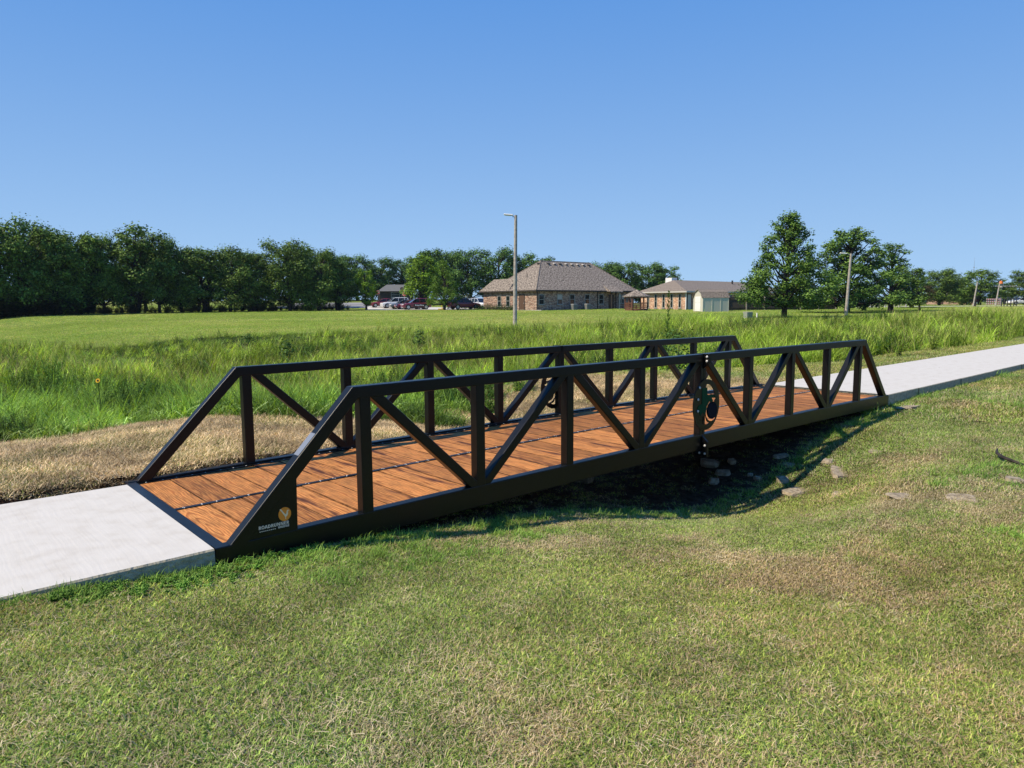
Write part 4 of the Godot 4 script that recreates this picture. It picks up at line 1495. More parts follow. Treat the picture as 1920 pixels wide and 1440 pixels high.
func shrub(called: String, label: String, category: String, group: String, p: Vector2, w: float, h: float, sd: int, c0: Color, c1: Color, leaf := 0.12) -> void:
	var r := RandomNumberGenerator.new()
	r.seed = sd
	var g := Geo.new()
	for i in 420:
		var d := Vector3(r.randfn(), absf(r.randfn()), r.randfn()).normalized()
		var q: Vector3 = Vector3(d.x * w * 0.5, d.y * h, d.z * w * 0.5) * pow(r.randf(), 0.3) * r.randf_range(0.85, 1.1)
		g.col = c0.lerp(c1, r.randf())
		leaf_quad(g, q + Vector3(0, 0.04, 0), d, leaf * r.randf_range(0.7, 1.3), leaf * 0.7, r)
	var o := thing(called, label, category, on_ground(p), 0.0, group)
	part("foliage", g, M.leaf_mid, o)
	var s := Geo.new()
	s.tube([Vector3.ZERO, Vector3(0.02, h * 0.6, 0)], [0.03, 0.01], 5, false)
	part("stem", s, M.bark, o)

# ------------------------------------------------------------------ vehicles (local +x is forward, origin on the ground under the middle)
func loft(g: Geo, secs: Array) -> void:      # sections of equal point count, each an array of Vector3, closed rings
	var m: int = secs[0].size()
	for i in secs.size() - 1:
		var mid := Vector3.ZERO
		for p in secs[i]: mid += p
		for p in secs[i + 1]: mid += p
		mid /= 2.0 * m
		for k in m:
			var a: Vector3 = secs[i][k]
			var b: Vector3 = secs[i][(k + 1) % m]
			var d: Vector3 = secs[i + 1][(k + 1) % m]
			var e: Vector3 = secs[i + 1][k]
			g.quad(a, b, d, e, (a + b + d + e) * 0.25 - mid)
	for e in [0, secs.size() - 1]:
		var o: Vector3 = secs[e][0] - secs[1 if e == 0 else e - 1][0]
		for k in range(1, m - 1):
			g.tri(secs[e][0], secs[e][k], secs[e][k + 1], Vector3(o.x, 0, 0))

func ring(x: float, y0: float, y1: float, w: float, tuck := 0.9) -> Array:
	var p := []
	for q in [[-tuck, 0.0], [-1.0, 0.3], [-1.0, 0.72], [-0.94, 0.95], [-0.85, 1.0], [0.85, 1.0], [0.94, 0.95], [1.0, 0.72], [1.0, 0.3], [tuck, 0.0]]:
		p.append(Vector3(x, lerpf(y0, y1, q[1]), w * q[0]))
	return p

func car(called: String, label: String, at: Vector3, turn: float, paint: String, suv: bool, length: float, group := "", graphic := false) -> void:
	var o := thing(called, label, "car", at, turn, group)
	var hl := length * 0.5
	var belt := 1.02 if suv else 0.90
	var roof := 1.68 if suv else 1.44
	var w := 0.93 if suv else 0.89
	var g := Geo.new()
	var secs := []
	var rear_deck := belt + (0.02 if suv else 0.06)
	for s in [[-1.0, 0.42, belt - 0.12, 0.84], [-0.96, 0.32, rear_deck, 0.95], [-0.7, 0.27, rear_deck + 0.02, 1.0], [-0.2, 0.24, belt, 1.0], [0.3, 0.24, belt, 1.0], [0.46, 0.24, belt - 0.02, 1.0], [0.75, 0.25, belt - 0.09, 0.985], [0.93, 0.27, belt - 0.19, 0.92], [1.0, 0.36, belt - 0.34, 0.78]]:
		secs.append(ring(s[0] * hl, s[1], s[2], w * s[3]))
	loft(g, secs)
	var body := part("body", g, M[paint], o)
	# glass cabin, then the roof skin and pillars in body colour
	var x_r := -0.93 if suv else -0.72
	var x_rt := -0.84 if suv else -0.42
	var x_ft := 0.06 if suv else 0.02
	var x_f := 0.44 if suv else 0.42
	g = Geo.new()
	secs = []
	for s in [[x_r, belt - 0.02, belt + 0.03, 0.86], [x_rt, belt - 0.02, roof - 0.06, 0.80], [x_ft, belt - 0.02, roof - 0.05, 0.79], [x_f, belt - 0.04, belt + 0.02, 0.84]]:
		var p := []
		var f: float = (s[2] - belt) / (roof - belt)
		for q in [[-1.0, 0.0], [-1.0 + 0.16 * f, 1.0], [1.0 - 0.16 * f, 1.0], [1.0, 0.0]]:
			p.append(Vector3(s[0] * hl, lerpf(s[1], s[2], q[1]), w * s[3] / 0.86 * 0.97 * q[0]))
		secs.append(p)
	loft(g, secs)
	part("windows", g, M.car_glass, body)
	g = Geo.new()
	secs = []
	for s in [[x_rt - 0.03, roof - 0.07, 0.9], [x_rt + 0.06, roof - 0.02, 1.0], [(x_rt + x_ft) * 0.5, roof, 1.0], [x_ft - 0.03, roof - 0.02, 1.0], [x_ft + 0.03, roof - 0.06, 0.95]]:
		secs.append([Vector3(s[0] * hl, s[1] - 0.05, -w * 0.79 * s[2]), Vector3(s[0] * hl, s[1], -w * 0.7 * s[2]), Vector3(s[0] * hl, s[1], w * 0.7 * s[2]), Vector3(s[0] * hl, s[1] - 0.05, w * 0.79 * s[2])])
	loft(g, secs)
	part("roof", g, M[paint], body)
	g = Geo.new()
	for z in [-1, 1]:
		var lo := w * 0.955
		var hi := w * 0.79
		for pl in [[x_f, x_ft + 0.01, 0.05], [x_r + 0.02, x_rt, 0.1], [-0.18, -0.19, 0.05], [-0.62 if suv else -0.5, -0.6 if suv else -0.45, 0.06]]:
			var a := Vector3(pl[0] * hl, belt, z * lo)
			var b := Vector3(pl[1] * hl, roof - 0.06, z * hi)
			g.box((a + b) * 0.5, Vector3(pl[2], (b - a).length(), 0.03), Basis(Quaternion(Vector3.UP, (b - a).normalized())))
	part("pillars", g, M[paint], body)
	for x in [-0.6, 0.62]:
		for z in [-1, 1]:
			var r := 0.36 if suv else 0.32
			var wheel := Geo.new()
			var c := Vector3(x * hl, r, z * (w - 0.1))
			wheel.tube([c - Vector3(0, 0, 0.115), c + Vector3(0, 0, 0.115)], [r, r], 18)
			var tyre := part("wheel", wheel, M.tyre, o)
			var rim := Geo.new()
			rim.tube([c + Vector3(0, 0, z * 0.09), c + Vector3(0, 0, z * 0.122)], [r * 0.66, r * 0.62], 14)
			part("rim", rim, M.rim, tyre)
			var arch := Geo.new()
			var ap := PackedVector2Array()
			for k in 13: ap.append(Vector2(cos(PI * k / 12.0), sin(PI * k / 12.0)) * (r + 0.07))
			arch.prism(ap, Vector3(c.x, r - 0.03, z * (w + 0.002)), Vector3.RIGHT, Vector3.UP, Vector3.BACK, 0.012)
			part("wheel_arch", arch, M.car_black, body)
	for z in [-1, 1]:
		g = Geo.new()
		g.box(Vector3(hl * 0.93, belt - 0.27, z * w * 0.66), Vector3(0.28, 0.13, 0.36), Basis(Vector3.UP, z * -0.35), 0.03)
		part("headlight", g, M.lamp_white, body)
		g = Geo.new()
		g.box(Vector3(-hl * 0.965, belt - 0.1, z * w * 0.78), Vector3(0.14, 0.26 if suv else 0.15, 0.26), Basis.IDENTITY, 0.02)
		part("taillight", g, M.lamp_red, body)
		g = Geo.new()
		g.box(Vector3(0.36 * hl, belt + 0.06, z * (w + 0.09)), Vector3(0.1, 0.13, 0.18), Basis.IDENTITY, 0.03)
		part("mirror", g, M[paint], body)
		g = Geo.new()
		g.box(Vector3(0.05, 0.30, z * (w - 0.01)), Vector3(length * 0.42, 0.11, 0.04), Basis.IDENTITY, 0.01)
		part("sill", g, M.car_black, body)
	g = Geo.new()
	g.box(Vector3(hl * 0.985, 0.46, 0), Vector3(0.06, 0.2, 1.1), Basis.IDENTITY, 0.02)
	part("grille", g, M.car_black, body)
	if graphic:
		# black and white lettering swoosh across the doors
		g = Geo.new()
		var sw := PackedVector2Array([Vector2(-1.55, 0.5), Vector2(-0.9, 0.42), Vector2(0.75, 0.42), Vector2(0.5, 0.66), Vector2(0.62, 0.86), Vector2(-0.2, 0.8), Vector2(-0.9, 0.86), Vector2(-1.5, 0.78)])
		for z in [-1, 1]:
			g.prism(sw, Vector3(0, 0, z * (w + 0.006)), Vector3.RIGHT, Vector3.UP, Vector3.BACK, 0.012)
		var dc := part("door_graphic", g, M.car_black, body)
		g = Geo.new()
		for z in [-1, 1]:
			for k in 6:
				g.prism(PackedVector2Array([Vector2(0, 0), Vector2(0.16, 0.0), Vector2(0.20, 0.15), Vector2(0.06, 0.17)]), Vector3(-1.0 + k * 0.235, 0.52 + 0.025 * (k % 3), z * (w + 0.014)), Vector3.RIGHT, Vector3.UP, Vector3.BACK, 0.008)
		part("door_lettering", g, M.sign_white, dc)

# ------------------------------------------------------------------ buildings
func hip(g: Geo, x0: float, x1: float, z0: float, z1: float, ye: float, ra: Vector3, rb: Vector3) -> void:
	# eave rectangle (z0 nearest), ridge ra-rb
	var a := Vector3(x0, ye, z0)
	var b := Vector3(x1, ye, z0)
	var c := Vector3(x1, ye, z1)
	var d := Vector3(x0, ye, z1)
	if absf(ra.z - rb.z) < 0.01:
		g.quad(a, b, rb, ra, Vector3(0, 1, 1))
		g.quad(c, d, ra, rb, Vector3(0, 1, -1))
		g.tri(a, ra, d, Vector3(-1, 1, 0))
		g.tri(b, c, rb, Vector3(1, 1, 0))
	else:
		g.quad(a, d, rb, ra, Vector3(-1, 1, 0))
		g.quad(b, c, rb, ra, Vector3(1, 1, 0))
		g.tri(a, b, ra, Vector3(0, 1, 1))
		g.tri(c, d, rb, Vector3(0, 1, -1))
	g.quad(a - Vector3(0, 0.03, 0), b - Vector3(0, 0.03, 0), c - Vector3(0, 0.03, 0), d - Vector3(0, 0.03, 0), Vector3.DOWN)

func fascia(x0: float, x1: float, z0: float, z1: float, ye: float, m: Material, parent: Node3D) -> void:
	var g := Geo.new()
	var t := 0.03
	g.box(Vector3((x0 + x1) * 0.5, ye - 0.08, z0 - t), Vector3(x1 - x0, 0.19, t * 2), Basis.IDENTITY)
	g.box(Vector3((x0 + x1) * 0.5, ye - 0.08, z1 + t), Vector3(x1 - x0, 0.19, t * 2), Basis.IDENTITY)
	g.box(Vector3(x0 + t, ye - 0.081, (z0 + z1) * 0.5), Vector3(t * 2 + 0.004, 0.18, z0 - z1 - 0.02), Basis.IDENTITY)
	g.box(Vector3(x1 - t, ye - 0.081, (z0 + z1) * 0.5), Vector3(t * 2 + 0.004, 0.18, z0 - z1 - 0.02), Basis.IDENTITY)
	part("fascia", g, m, parent)

# a sash window on a wall: origin at the middle of the sill, x along the wall, z out of it
func window(parent: Node3D, at: Vector3, turn: float, w: float, h: float, blind := 0.0) -> void:
	var g := Geo.new()
	var f := 0.06
	g.box(Vector3(-w * 0.5 + f * 0.5, h * 0.5, 0.02), Vector3(f, h, 0.07))
	g.box(Vector3(w * 0.5 - f * 0.5, h * 0.5, 0.02), Vector3(f, h, 0.07))
	g.box(Vector3(0, f * 0.5, 0.022), Vector3(w - 2 * f, f, 0.07))
	g.box(Vector3(0, h - f * 0.5, 0.022), Vector3(w - 2 * f, f, 0.07))
	g.box(Vector3(0, h * 0.5, 0.018), Vector3(w - 2 * f, f * 0.9, 0.06))
	g.box(Vector3(0, -0.05, 0.04), Vector3(w + 0.12, 0.08, 0.14))
	var fr := part("window", g, M.window_frame, parent)
	fr.position = at
	fr.rotation.y = turn
	for s in 2:
		g = Geo.new()
		g.box(Vector3(0, h * (0.25 + 0.5 * s), 0.006), Vector3(w - 2 * f, h * 0.5 - f, 0.012))
		part("pane", g, M.blind if blind > 0.0 and s == 1 else M.pane, fr)

func door(parent: Node3D, at: Vector3, turn: float, w: float, h: float, m: Material) -> void:
	var g := Geo.new()
	g.box(Vector3(0, h * 0.5, 0.015), Vector3(w, h, 0.05))
	for q in [[-0.22, 0.28], [0.22, 0.28], [-0.22, 0.70], [0.22, 0.70]]:
		g.box(Vector3(q[0] * w, q[1] * h, 0.042), Vector3(w * 0.3, h * 0.3, 0.014))
	var d := part("door", g, m, parent)
	d.position = at
	d.rotation.y = turn
	g = Geo.new()
	for s in [-1, 1]: g.box(Vector3(s * (w * 0.5 + 0.05), h * 0.5, 0.025), Vector3(0.09, h, 0.08))
	g.box(Vector3(0, h + 0.05, 0.025), Vector3(w + 0.2, 0.09, 0.08))
	part("door_frame", g, M.brown_trim, d)
	g = Geo.new()
	g.bolt(Vector3(w * 0.38, h * 0.46, 0.04), Vector3.BACK, 0.035, 0.06)
	part("handle", g, M.steel, d)

func brick_house() -> void:
	var a := ASIDE * 0.782 + AHEAD * 0.623
	var p := site(1007, 96)
	var o := thing("brick_house", "large brick house with a tall grey-brown hip roof behind the lamp post", "house", on_ground(p), facing(a))
	var L := 19.65
	var D := 10.5
	var g := Geo.new()
	g.box(Vector3(L * 0.5, 1.15, -D * 0.5), Vector3(L, 3.1, D))
	part("wall", g, M.brick_red, o)
	g = Geo.new()
	g.box(Vector3(1.6, 1.14, -11.35), Vector3(3.2, 3.08, 1.72))
	part("wing_wall", g, M.brick_red, o)
	g = Geo.new()
	var ye := 2.78
	var ra := Vector3(5.3, 7.15, -5.25)
	var rb := Vector3(15.3, 7.15, -5.25)
	hip(g, -0.45, L + 0.45, 0.45, -D - 0.45, ye, ra, rb)
	var roof := part("roof", g, M.shingle, o)
	g = Geo.new()
	hip(g, -0.46, 3.2, -5.6, -12.7, ye + 0.003, Vector3(1.25, 4.55, -6.0), Vector3(1.25, 4.55, -11.2))
	part("wing_roof", g, M.shingle, o)
	fascia(-0.45, L + 0.45, 0.45, -D - 0.45, ye, M.brown_trim, o)
	g = Geo.new()
	g.box(Vector3(-0.46, ye - 0.08, -11.85), Vector3(0.06, 0.19, 1.7))
	part("fascia", g, M.brown_trim, o)
	# ridge and hip caps
	g = Geo.new()
	for q in [[ra, rb], [ra, Vector3(-0.45, ye, 0.45)], [rb, Vector3(L + 0.45, ye, 0.45)], [ra, Vector3(-0.45, ye, -D - 0.45)]]:
		g.tube([q[0] + Vector3(0, -0.02, 0), q[1] + Vector3(0, -0.02, 0)], [0.09, 0.09], 6)
	part("ridge_cap", g, M.shingle_brown, roof)
	# roof vents in a row under the ridge
	var up := Vector3(0, 7.15 - ye, -5.7).normalized()
	for i in 8:
		g = Geo.new()
		var base := Vector3(6.2 + i * 1.18, ye, 0.45) + up * (7.15 - 0.72)
		g.box(base + Vector3(0, 0.09, 0.05), Vector3(0.38, 0.12, 0.36), Basis(Vector3.RIGHT, 0.3), 0.02)
		part("roof_vent", g, M.pale_trim if i in [1, 3, 4, 5, 6] else M.dark_metal, roof)
		g = Geo.new()
		g.box(base + Vector3(0, 0.02, 0.2), Vector3(0.3, 0.1, 0.18))
		part("vent_mouth", g, M.dark_metal, roof)
	g = Geo.new()
	g.box(Vector3(4.6, 6.72, -4.85), Vector3(0.42, 0.2, 0.42), Basis.IDENTITY, 0.02)
	part("roof_vent", g, M.dark_metal, roof)
	for q in [Vector3(2.0, 4.75, -4.4), Vector3(0.9, 3.75, -8.3)]:
		g = Geo.new()
		g.tube([q, q + Vector3(0, 0.45, 0)], [0.06, 0.06], 7)
		part("vent_pipe", g, M.dark_metal, roof)
	# windows: shaded long side, then the sunny short side
	var k := 0
	for x in [0.87, 4.25, 6.63, 9.62, 12.5]:
		window(o, Vector3(x, 0.82, 0.0), 0.0, 0.95, 1.4, 1.0 if k in [1] else 0.0)
		k += 1
	for x in [16.5, 17.15]: window(o, Vector3(x, 0.9, 0.0), 0.0, 0.5, 1.3, 1.0)
	for z in [-6.26, -8.28]: window(o, Vector3(0.0, 0.6, z), -PI / 2, 0.85, 1.5)
	door(o, Vector3(14.66, 0.05, 0.0), 0.0, 0.95, 2.05, M.door_brown)
	door(o, Vector3(0.0, 0.05, -3.1), -PI / 2, 1.0, 2.1, M.door_brown)
	g = Geo.new()
	for x in [0.05, 11.7, 15.6]: g.box(Vector3(x, 1.35, 0.06), Vector3(0.1, 2.6, 0.09))
	part("downspout", g, M.brown_trim, o)
	# little porch roof over the door, and its posts
	g = Geo.new()
	var pr := [Vector3(13.2, 2.66, 1.3), Vector3(15.9, 2.66, 1.3), Vector3(15.5, 3.75, -0.9), Vector3(13.6, 3.75, -0.9)]
	g.quad(pr[0], pr[1], pr[2], pr[3], Vector3(0, 1, 1))
	g.tri(pr[0], pr[3], Vector3(13.2, 2.66, 0.3), Vector3(-1, 1, 0))
	g.tri(pr[1], pr[2], Vector3(15.9, 2.66, 0.3), Vector3(1, 1, 0))
	g.quad(pr[0], pr[1], pr[1] - Vector3(0, 0.16, 0), pr[0] - Vector3(0, 0.16, 0), Vector3.BACK)
	part("porch_roof", g, M.shingle, o)
	for q in [[15.3, M.pale_trim], [13.6, M.brown_trim]]:
		g = Geo.new()
		g.box(Vector3(q[0], 1.2, 1.1), Vector3(0.11, 2.9, 0.11))
		part("porch_post", g, q[1], o)
	g = Geo.new()
	g.box(Vector3(14.6, -0.12, 0.75), Vector3(3.0, 0.4, 1.5))
	part("porch_step", g, M.kerb_concrete, o)
	g = Geo.new()
	g.box(Vector3(0.0, -0.14, -5.5), Vector3(0.1, 0.45, 13.0))
	part("footing", g, M.kerb_concrete, o)
	# what stands by the walls
	var ax := Vector2(a.x, a.y)
	var bx := -ASIDE * 0.623 + AHEAD * 0.782
	for i in 2:
		var q: Vector2 = p + ax * [5.9, 8.55][i] - bx * 1.1
		var u := thing("air_conditioner", "grey air conditioning unit %s by the shaded brick wall" % ["nearer the corner of the house," if i == 0 else "farther from the corner of the house,"], "air conditioner", on_ground(q), facing(a), "air conditioners by the brick house")
		g = Geo.new()
		g.box(Vector3(0, 0.4, 0), Vector3(0.82, 0.8, 0.82), Basis.IDENTITY, 0.03)
		part("cabinet", g, M.unit_metal, u)
		g = Geo.new()
		for n in 7: g.box(Vector3(0, 0.12 + n * 0.09, 0.0), Vector3(0.835, 0.02, 0.835))
		part("louvres", g, M.dark_metal, u)
		g = Geo.new()
		g.tube([Vector3(0, 0.8, 0), Vector3(0, 0.85, 0)], [0.36, 0.33], 16)
		part("fan_grille", g, M.grey_metal, u)
	for i in 8:
		var q: Vector2 = p - ax * 0.95 + bx * (4.3 + i * 1.15)
		shrub("box_shrub", "clipped round shrub at the foot of the sunny brick wall, %s from the house corner" % ["first", "second", "third", "fourth", "fifth", "sixth", "seventh", "eighth"][i], "shrub", "clipped shrubs along the brick wall", q, 1.15, 0.75 + 0.1 * (i % 3), 601 + i, Color(0.02, 0.05, 0.012), Color(0.05, 0.10, 0.02))
	shrub("flowering_shrub", "large pale-flowered shrub at the left end of the brick house", "shrub", "", p - ax * 1.6 + bx * 15.0, 3.4, 2.5, 621, Color(0.07, 0.11, 0.03), Color(0.42, 0.40, 0.30), 0.2)

func long_house() -> void:
	var a := ASIDE * 0.75 + AHEAD * 0.66
	var p := site(1286, 96)
	var o := thing("brick_building", "low orange brick building with brown hip roof behind the shed", "building", on_ground(p), facing(a))
	var L := 27.0
	var D := 7.6
	var g := Geo.new()
	g.box(Vector3(L * 0.5, 1.0, -D * 0.5), Vector3(L, 2.85, D))
	part("wall", g, M.brick_orange, o)
	g = Geo.new()
	var ye := 2.5
	var ra := Vector3(2.6, 4.15, -D * 0.5)
	var rb := Vector3(L - 2.6, 4.15, -D * 0.5)
	hip(g, -0.5, L + 0.5, 0.5, -D - 0.5, ye, ra, rb)
	var roof := part("roof", g, M.shingle_brown, o)
	fascia(-0.5, L + 0.5, 0.5, -D - 0.5, ye, M.pale_trim, o)
	g = Geo.new()
	g.box(Vector3(3.2, 4.1, -D * 0.5 - 0.9), Vector3(1.3, 0.75, 1.1), Basis.IDENTITY, 0.02)
	part("roof_unit", g, M.white_paint, roof)
	g = Geo.new()
	g.box(Vector3(4.15, 4.3, -D * 0.5 - 0.8), Vector3(0.45, 0.5, 0.6))
	part("roof_unit", g, M.dark_metal, roof)
	g = Geo.new()
	g.tube([Vector3(16.2, 3.7, -2.8), Vector3(16.2, 4.3, -2.8)], [0.13, 0.13], 8)
	part("vent_pipe", g, M.dark_metal, roof)
	for i in 5:
		window(o, Vector3(0.0, 0.25, -0.9 - i * 1.35), -PI / 2, 0.42, 1.9)
	door(o, Vector3(0.85, 0.02, 0.0), 0.0, 0.8, 2.05, M.pale_trim)
	door(o, Vector3(2.3, 0.02, 0.0), 0.0, 0.9, 2.05, M.bin_green)
	for x in [5.0, 8.0, 11.0]: window(o, Vector3(x, 0.8, 0.0), 0.0, 1.1, 1.3)
	g = Geo.new()
	g.box(Vector3(0.06, 1.1, 0.05), Vector3(0.12, 2.6, 0.1))
	part("downspout", g, M.white_paint, o)

func shed() -> void:
	var a := ASIDE * 0.97 + AHEAD * 0.24
	var p := site(1319, 84)
	var o := thing("garden_shed", "small pale garden shed with brown barn roof beside the orange brick building", "shed", on_ground(p), facing(a))
	var L := 3.4
	var D := 2.3
	var g := Geo.new()
	g.box(Vector3(L * 0.5, 0.8, -D * 0.5), Vector3(L, 1.7, D))
	part("wall", g, M.shed_side, o)
	var prof := PackedVector2Array([Vector2(0, 0), Vector2(0, 1.64), Vector2(D * 0.2, 2.3), Vector2(D * 0.5, 2.62), Vector2(D * 0.8, 2.3), Vector2(D, 1.64), Vector2(D, 0)])
	for x in [-0.013, L + 0.013]:
		g = Geo.new()
		g.prism(prof, Vector3(x, -0.02, 0), Vector3.FORWARD, Vector3.UP, Vector3.RIGHT, 0.026)
		part("gable", g, M.shed_wall, o)
	g = Geo.new()
	for i in range(1, 5):
		var p0 := Vector3(L * 0.5, prof[i].y, -prof[i].x)
		var p1 := Vector3(L * 0.5, prof[i + 1].y, -prof[i + 1].x)
		var dd := p1 - p0
		g.box((p0 + p1) * 0.5 + Vector3(0, 0.03, 0), Vector3(L + 0.3, 0.05, dd.length() + 0.06), Basis(Vector3.RIGHT, atan2(dd.y, -dd.z)))
	part("roof", g, M.shingle_brown, o)
	g = Geo.new()
	g.box(Vector3(-0.04, 0.95, -D * 0.5), Vector3(0.03, 1.75, 1.3))
	for q in [[0.55, -0.35], [0.55, 0.35], [1.4, -0.35], [1.4, 0.35]]:
		g.box(Vector3(-0.06, q[0], -D * 0.5 + q[1]), Vector3(0.02, 0.6, 0.5))
	part("double_door", g, M.white_paint, o)
	g = Geo.new()
	for x in [0.0, 1.2, 2.35, L]: g.box(Vector3(x, 0.8, 0.012), Vector3(0.07, 1.66, 0.03))
	part("batten", g, M.shed_side, o)

func gazebo() -> void:
	var p := site(1194, 93)
	var o := thing("gazebo", "red-brown wooden gazebo with pointed roof between the brick buildings", "gazebo", on_ground(p), 0.3)
	var R := 1.5
	var g := Geo.new()
	g.tube([Vector3(0, 0.02, 0), Vector3(0, 0.24, 0)], [R + 0.12, R + 0.12], 6)
	part("floor", g, M.gazebo_wood, o)
	var roof := Geo.new()
	for k in 6:
		var a0 := TAU * k / 6.0
		var a1 := TAU * (k + 1) / 6.0
		var c0 := Vector3(cos(a0), 0, sin(a0))
		var c1 := Vector3(cos(a1), 0, sin(a1))
		var post := Geo.new()
		post.box(c0 * R + Vector3(0, 1.05, 0), Vector3(0.13, 1.7, 0.13), Basis(Vector3.UP, -a0))
		part("post", post, M.gazebo_wood, o)
		roof.tri(c0 * (R + 0.32) + Vector3(0, 1.86, 0), c1 * (R + 0.32) + Vector3(0, 1.86, 0), Vector3(0, 2.75, 0), c0 + c1 + Vector3(0, 1, 0))
		roof.quad(c0 * (R + 0.32) + Vector3(0, 1.86, 0), c1 * (R + 0.32) + Vector3(0, 1.86, 0), c1 * (R + 0.3) + Vector3(0, 1.76, 0), c0 * (R + 0.3) + Vector3(0, 1.76, 0), c0 + c1)
		if k == 1: continue
		var rail := Geo.new()
		for y in [0.36, 0.98]:
			rail.box((c0 + c1) * 0.5 * R + Vector3(0, y, 0), Vector3(0.05, 0.09, R - 0.1), Basis(Vector3.UP, -(a0 + a1) * 0.5))
		for i in 9:
			rail.box(c0.lerp(c1, (i + 1) / 10.0) * R + Vector3(0, 0.67, 0), Vector3(0.035, 0.56, 0.035))
		part("railing", rail, M.gazebo_wood, o)
	part("roof", roof, M.shingle, o)
	g = Geo.new()
	for k in 6:
		var a0 := TAU * (k + 0.5) / 6.0
		g.box(Vector3(cos(a0), 0, sin(a0)) * R * 0.87 + Vector3(0, 1.72, 0), Vector3(0.06, 0.14, R), Basis(Vector3.UP, -a0))
	part("beam", g, M.gazebo_wood, o)
	g = Geo.new()
	g.box(Vector3(0, 0.66, 0), Vector3(0.9, 0.06, 0.9))
	g.box(Vector3(0, 0.44, 0), Vector3(0.12, 0.4, 0.12))
	part("table", g, M.gazebo_wood, o)

func far_houses() -> void:
	# dark house behind the road on the left
	var a := ASIDE * 0.98 + AHEAD * 0.2
	var o := thing("dark_house", "dark brown house under trees across the road behind the cars", "house", on_ground(site(722, 142)), facing(a))
	var g := Geo.new()
	g.box(Vector3(2.4, 0.7, -3), Vector3(6.8, 3.2, 6))
	part("wall", g, M.brown_trim, o)
	g = Geo.new()
	hip(g, -1.4, 6.2, 0.5, -6.5, 2.1, Vector3(0.6, 3.5, -3), Vector3(4.2, 3.5, -3))
	part("roof", g, M.dull_roof, o)
	window(o, Vector3(2.2, 0.9, 0), 0.0, 1.7, 1.0)
	# tan house on the right
	o = thing("tan_house", "tan brick house with white gable behind the trees on the right", "house", on_ground(site(1752, 165)), facing(ASIDE * 0.95 - AHEAD * 0.3))
	g = Geo.new()
	g.box(Vector3(4.2, 1.1, -3.5), Vector3(8.4, 2.9, 7))
	part("wall", g, M.brick_orange, o)
	g = Geo.new()
	hip(g, -0.5, 8.9, 0.5, -7.5, 2.55, Vector3(2.5, 4.2, -3.5), Vector3(6.0, 4.2, -3.5))
	part("roof", g, M.shingle_brown, o)
	g = Geo.new()
	g.prism(PackedVector2Array([Vector2(-1.4, 0), Vector2(1.4, 0), Vector2(0, 0.9)]), Vector3(1.3, 2.45, 0.55), Vector3.RIGHT, Vector3.UP, Vector3.BACK, 0.1)
	part("gable", g, M.white_paint, o)
	for x in [4.6, 6.6]: window(o, Vector3(x, 0.8, 0), 0.0, 1.0, 1.3)
	door(o, Vector3(1.3, 0.0, 0.0), 0.0, 1.0, 2.05, M.door_brown)
	# flat canopy at the right edge
	o = thing("canopy", "pale flat canopy roof on posts at the right edge", "canopy", on_ground(site(1896, 150)), facing(ASIDE))
	g = Geo.new()
	g.box(Vector3(0, 3.75, -2), Vector3(4.4, 0.35, 4), Basis.IDENTITY, 0.03)
	part("roof", g, M.pale_trim, o)
	for x in [-1.9, 1.9]:
		for z in [-0.3, -3.7]:
			g = Geo.new()
			g.box(Vector3(x, 1.8, z), Vector3(0.18, 3.6, 0.18))
			part("post", g, M.grey_metal, o)

# ------------------------------------------------------------------ street furniture and small things
func lamp_post(label: String, p: Vector2, h: float, lean: Vector2, arm: float) -> void:
	var o := thing("lamp_post", label, "lamp post", on_ground(p), 0.0, "wooden lamp posts")
	var top := Vector3(lean.x, h, lean.y)
	var g := Geo.new()
	g.tube([Vector3(0, -0.4, 0), top * 0.5, top], [0.15, 0.125, 0.10], 12)
	part("pole", g, M.pole_wood, o)
	g = Geo.new()
	var s := Vector3(-ASIDE.x, 0, -ASIDE.y)
	var b := top - Vector3(0, 0.12, 0)
	g.tube([b, b + s * 0.22 + Vector3(0, 0.02, 0), b + s * arm * 0.6 + Vector3(0, 0.12, 0), b + s * arm + Vector3(0, 0.14, 0)], [0.03, 0.03, 0.03, 0.03], 7)
	part("arm", g, M.grey_metal, o)
	g = Geo.new()
	g.box(b + s * (arm + 0.22) + Vector3(0, 0.15, 0), Vector3(0.62, 0.09, 0.26), Basis(Vector3.UP, facing(-ASIDE)) * Basis(Vector3.BACK, 0.08), 0.03)
	var head := part("lamp_head", g, M.white_paint, o)
	g = Geo.new()
	g.box(b + s * (arm + 0.24) + Vector3(0, 0.10, 0), Vector3(0.4, 0.03, 0.2), Basis(Vector3.UP, facing(-ASIDE)) * Basis(Vector3.BACK, 0.08), 0.01)
	part("lamp_lens", g, M.lamp_white, head)

func stop_sign(label: String, p: Vector2, h: float, turn_to: Vector2) -> void:
	var o := thing("stop_sign", label, "stop sign", on_ground(p), facing(turn_to))
	var g := Geo.new()
	g.box(Vector3(0, h * 0.5, 0), Vector3(0.06, h, 0.05))
	part("post", g, M.grey_metal, o)
	for s in [[0.40, "sign_white", 0.035], [0.365, "sign_red", 0.042]]:
		var oct := PackedVector2Array()
		for k in 8: oct.append(Vector2(cos(TAU * (k + 0.5) / 8.0), sin(TAU * (k + 0.5) / 8.0)) * s[0])
		g = Geo.new()
		g.prism(oct, Vector3(0, h, s[2]), Vector3.RIGHT, Vector3.UP, Vector3.BACK, 0.008)
		part("sign_border" if s[1] == "sign_white" else "sign_face", g, M[s[1]], o)
	lettering("STOP", 0.26, 0.01, M.sign_white, o, Vector3(-0.28, h - 0.13, 0.05), 0.56, "lettering")

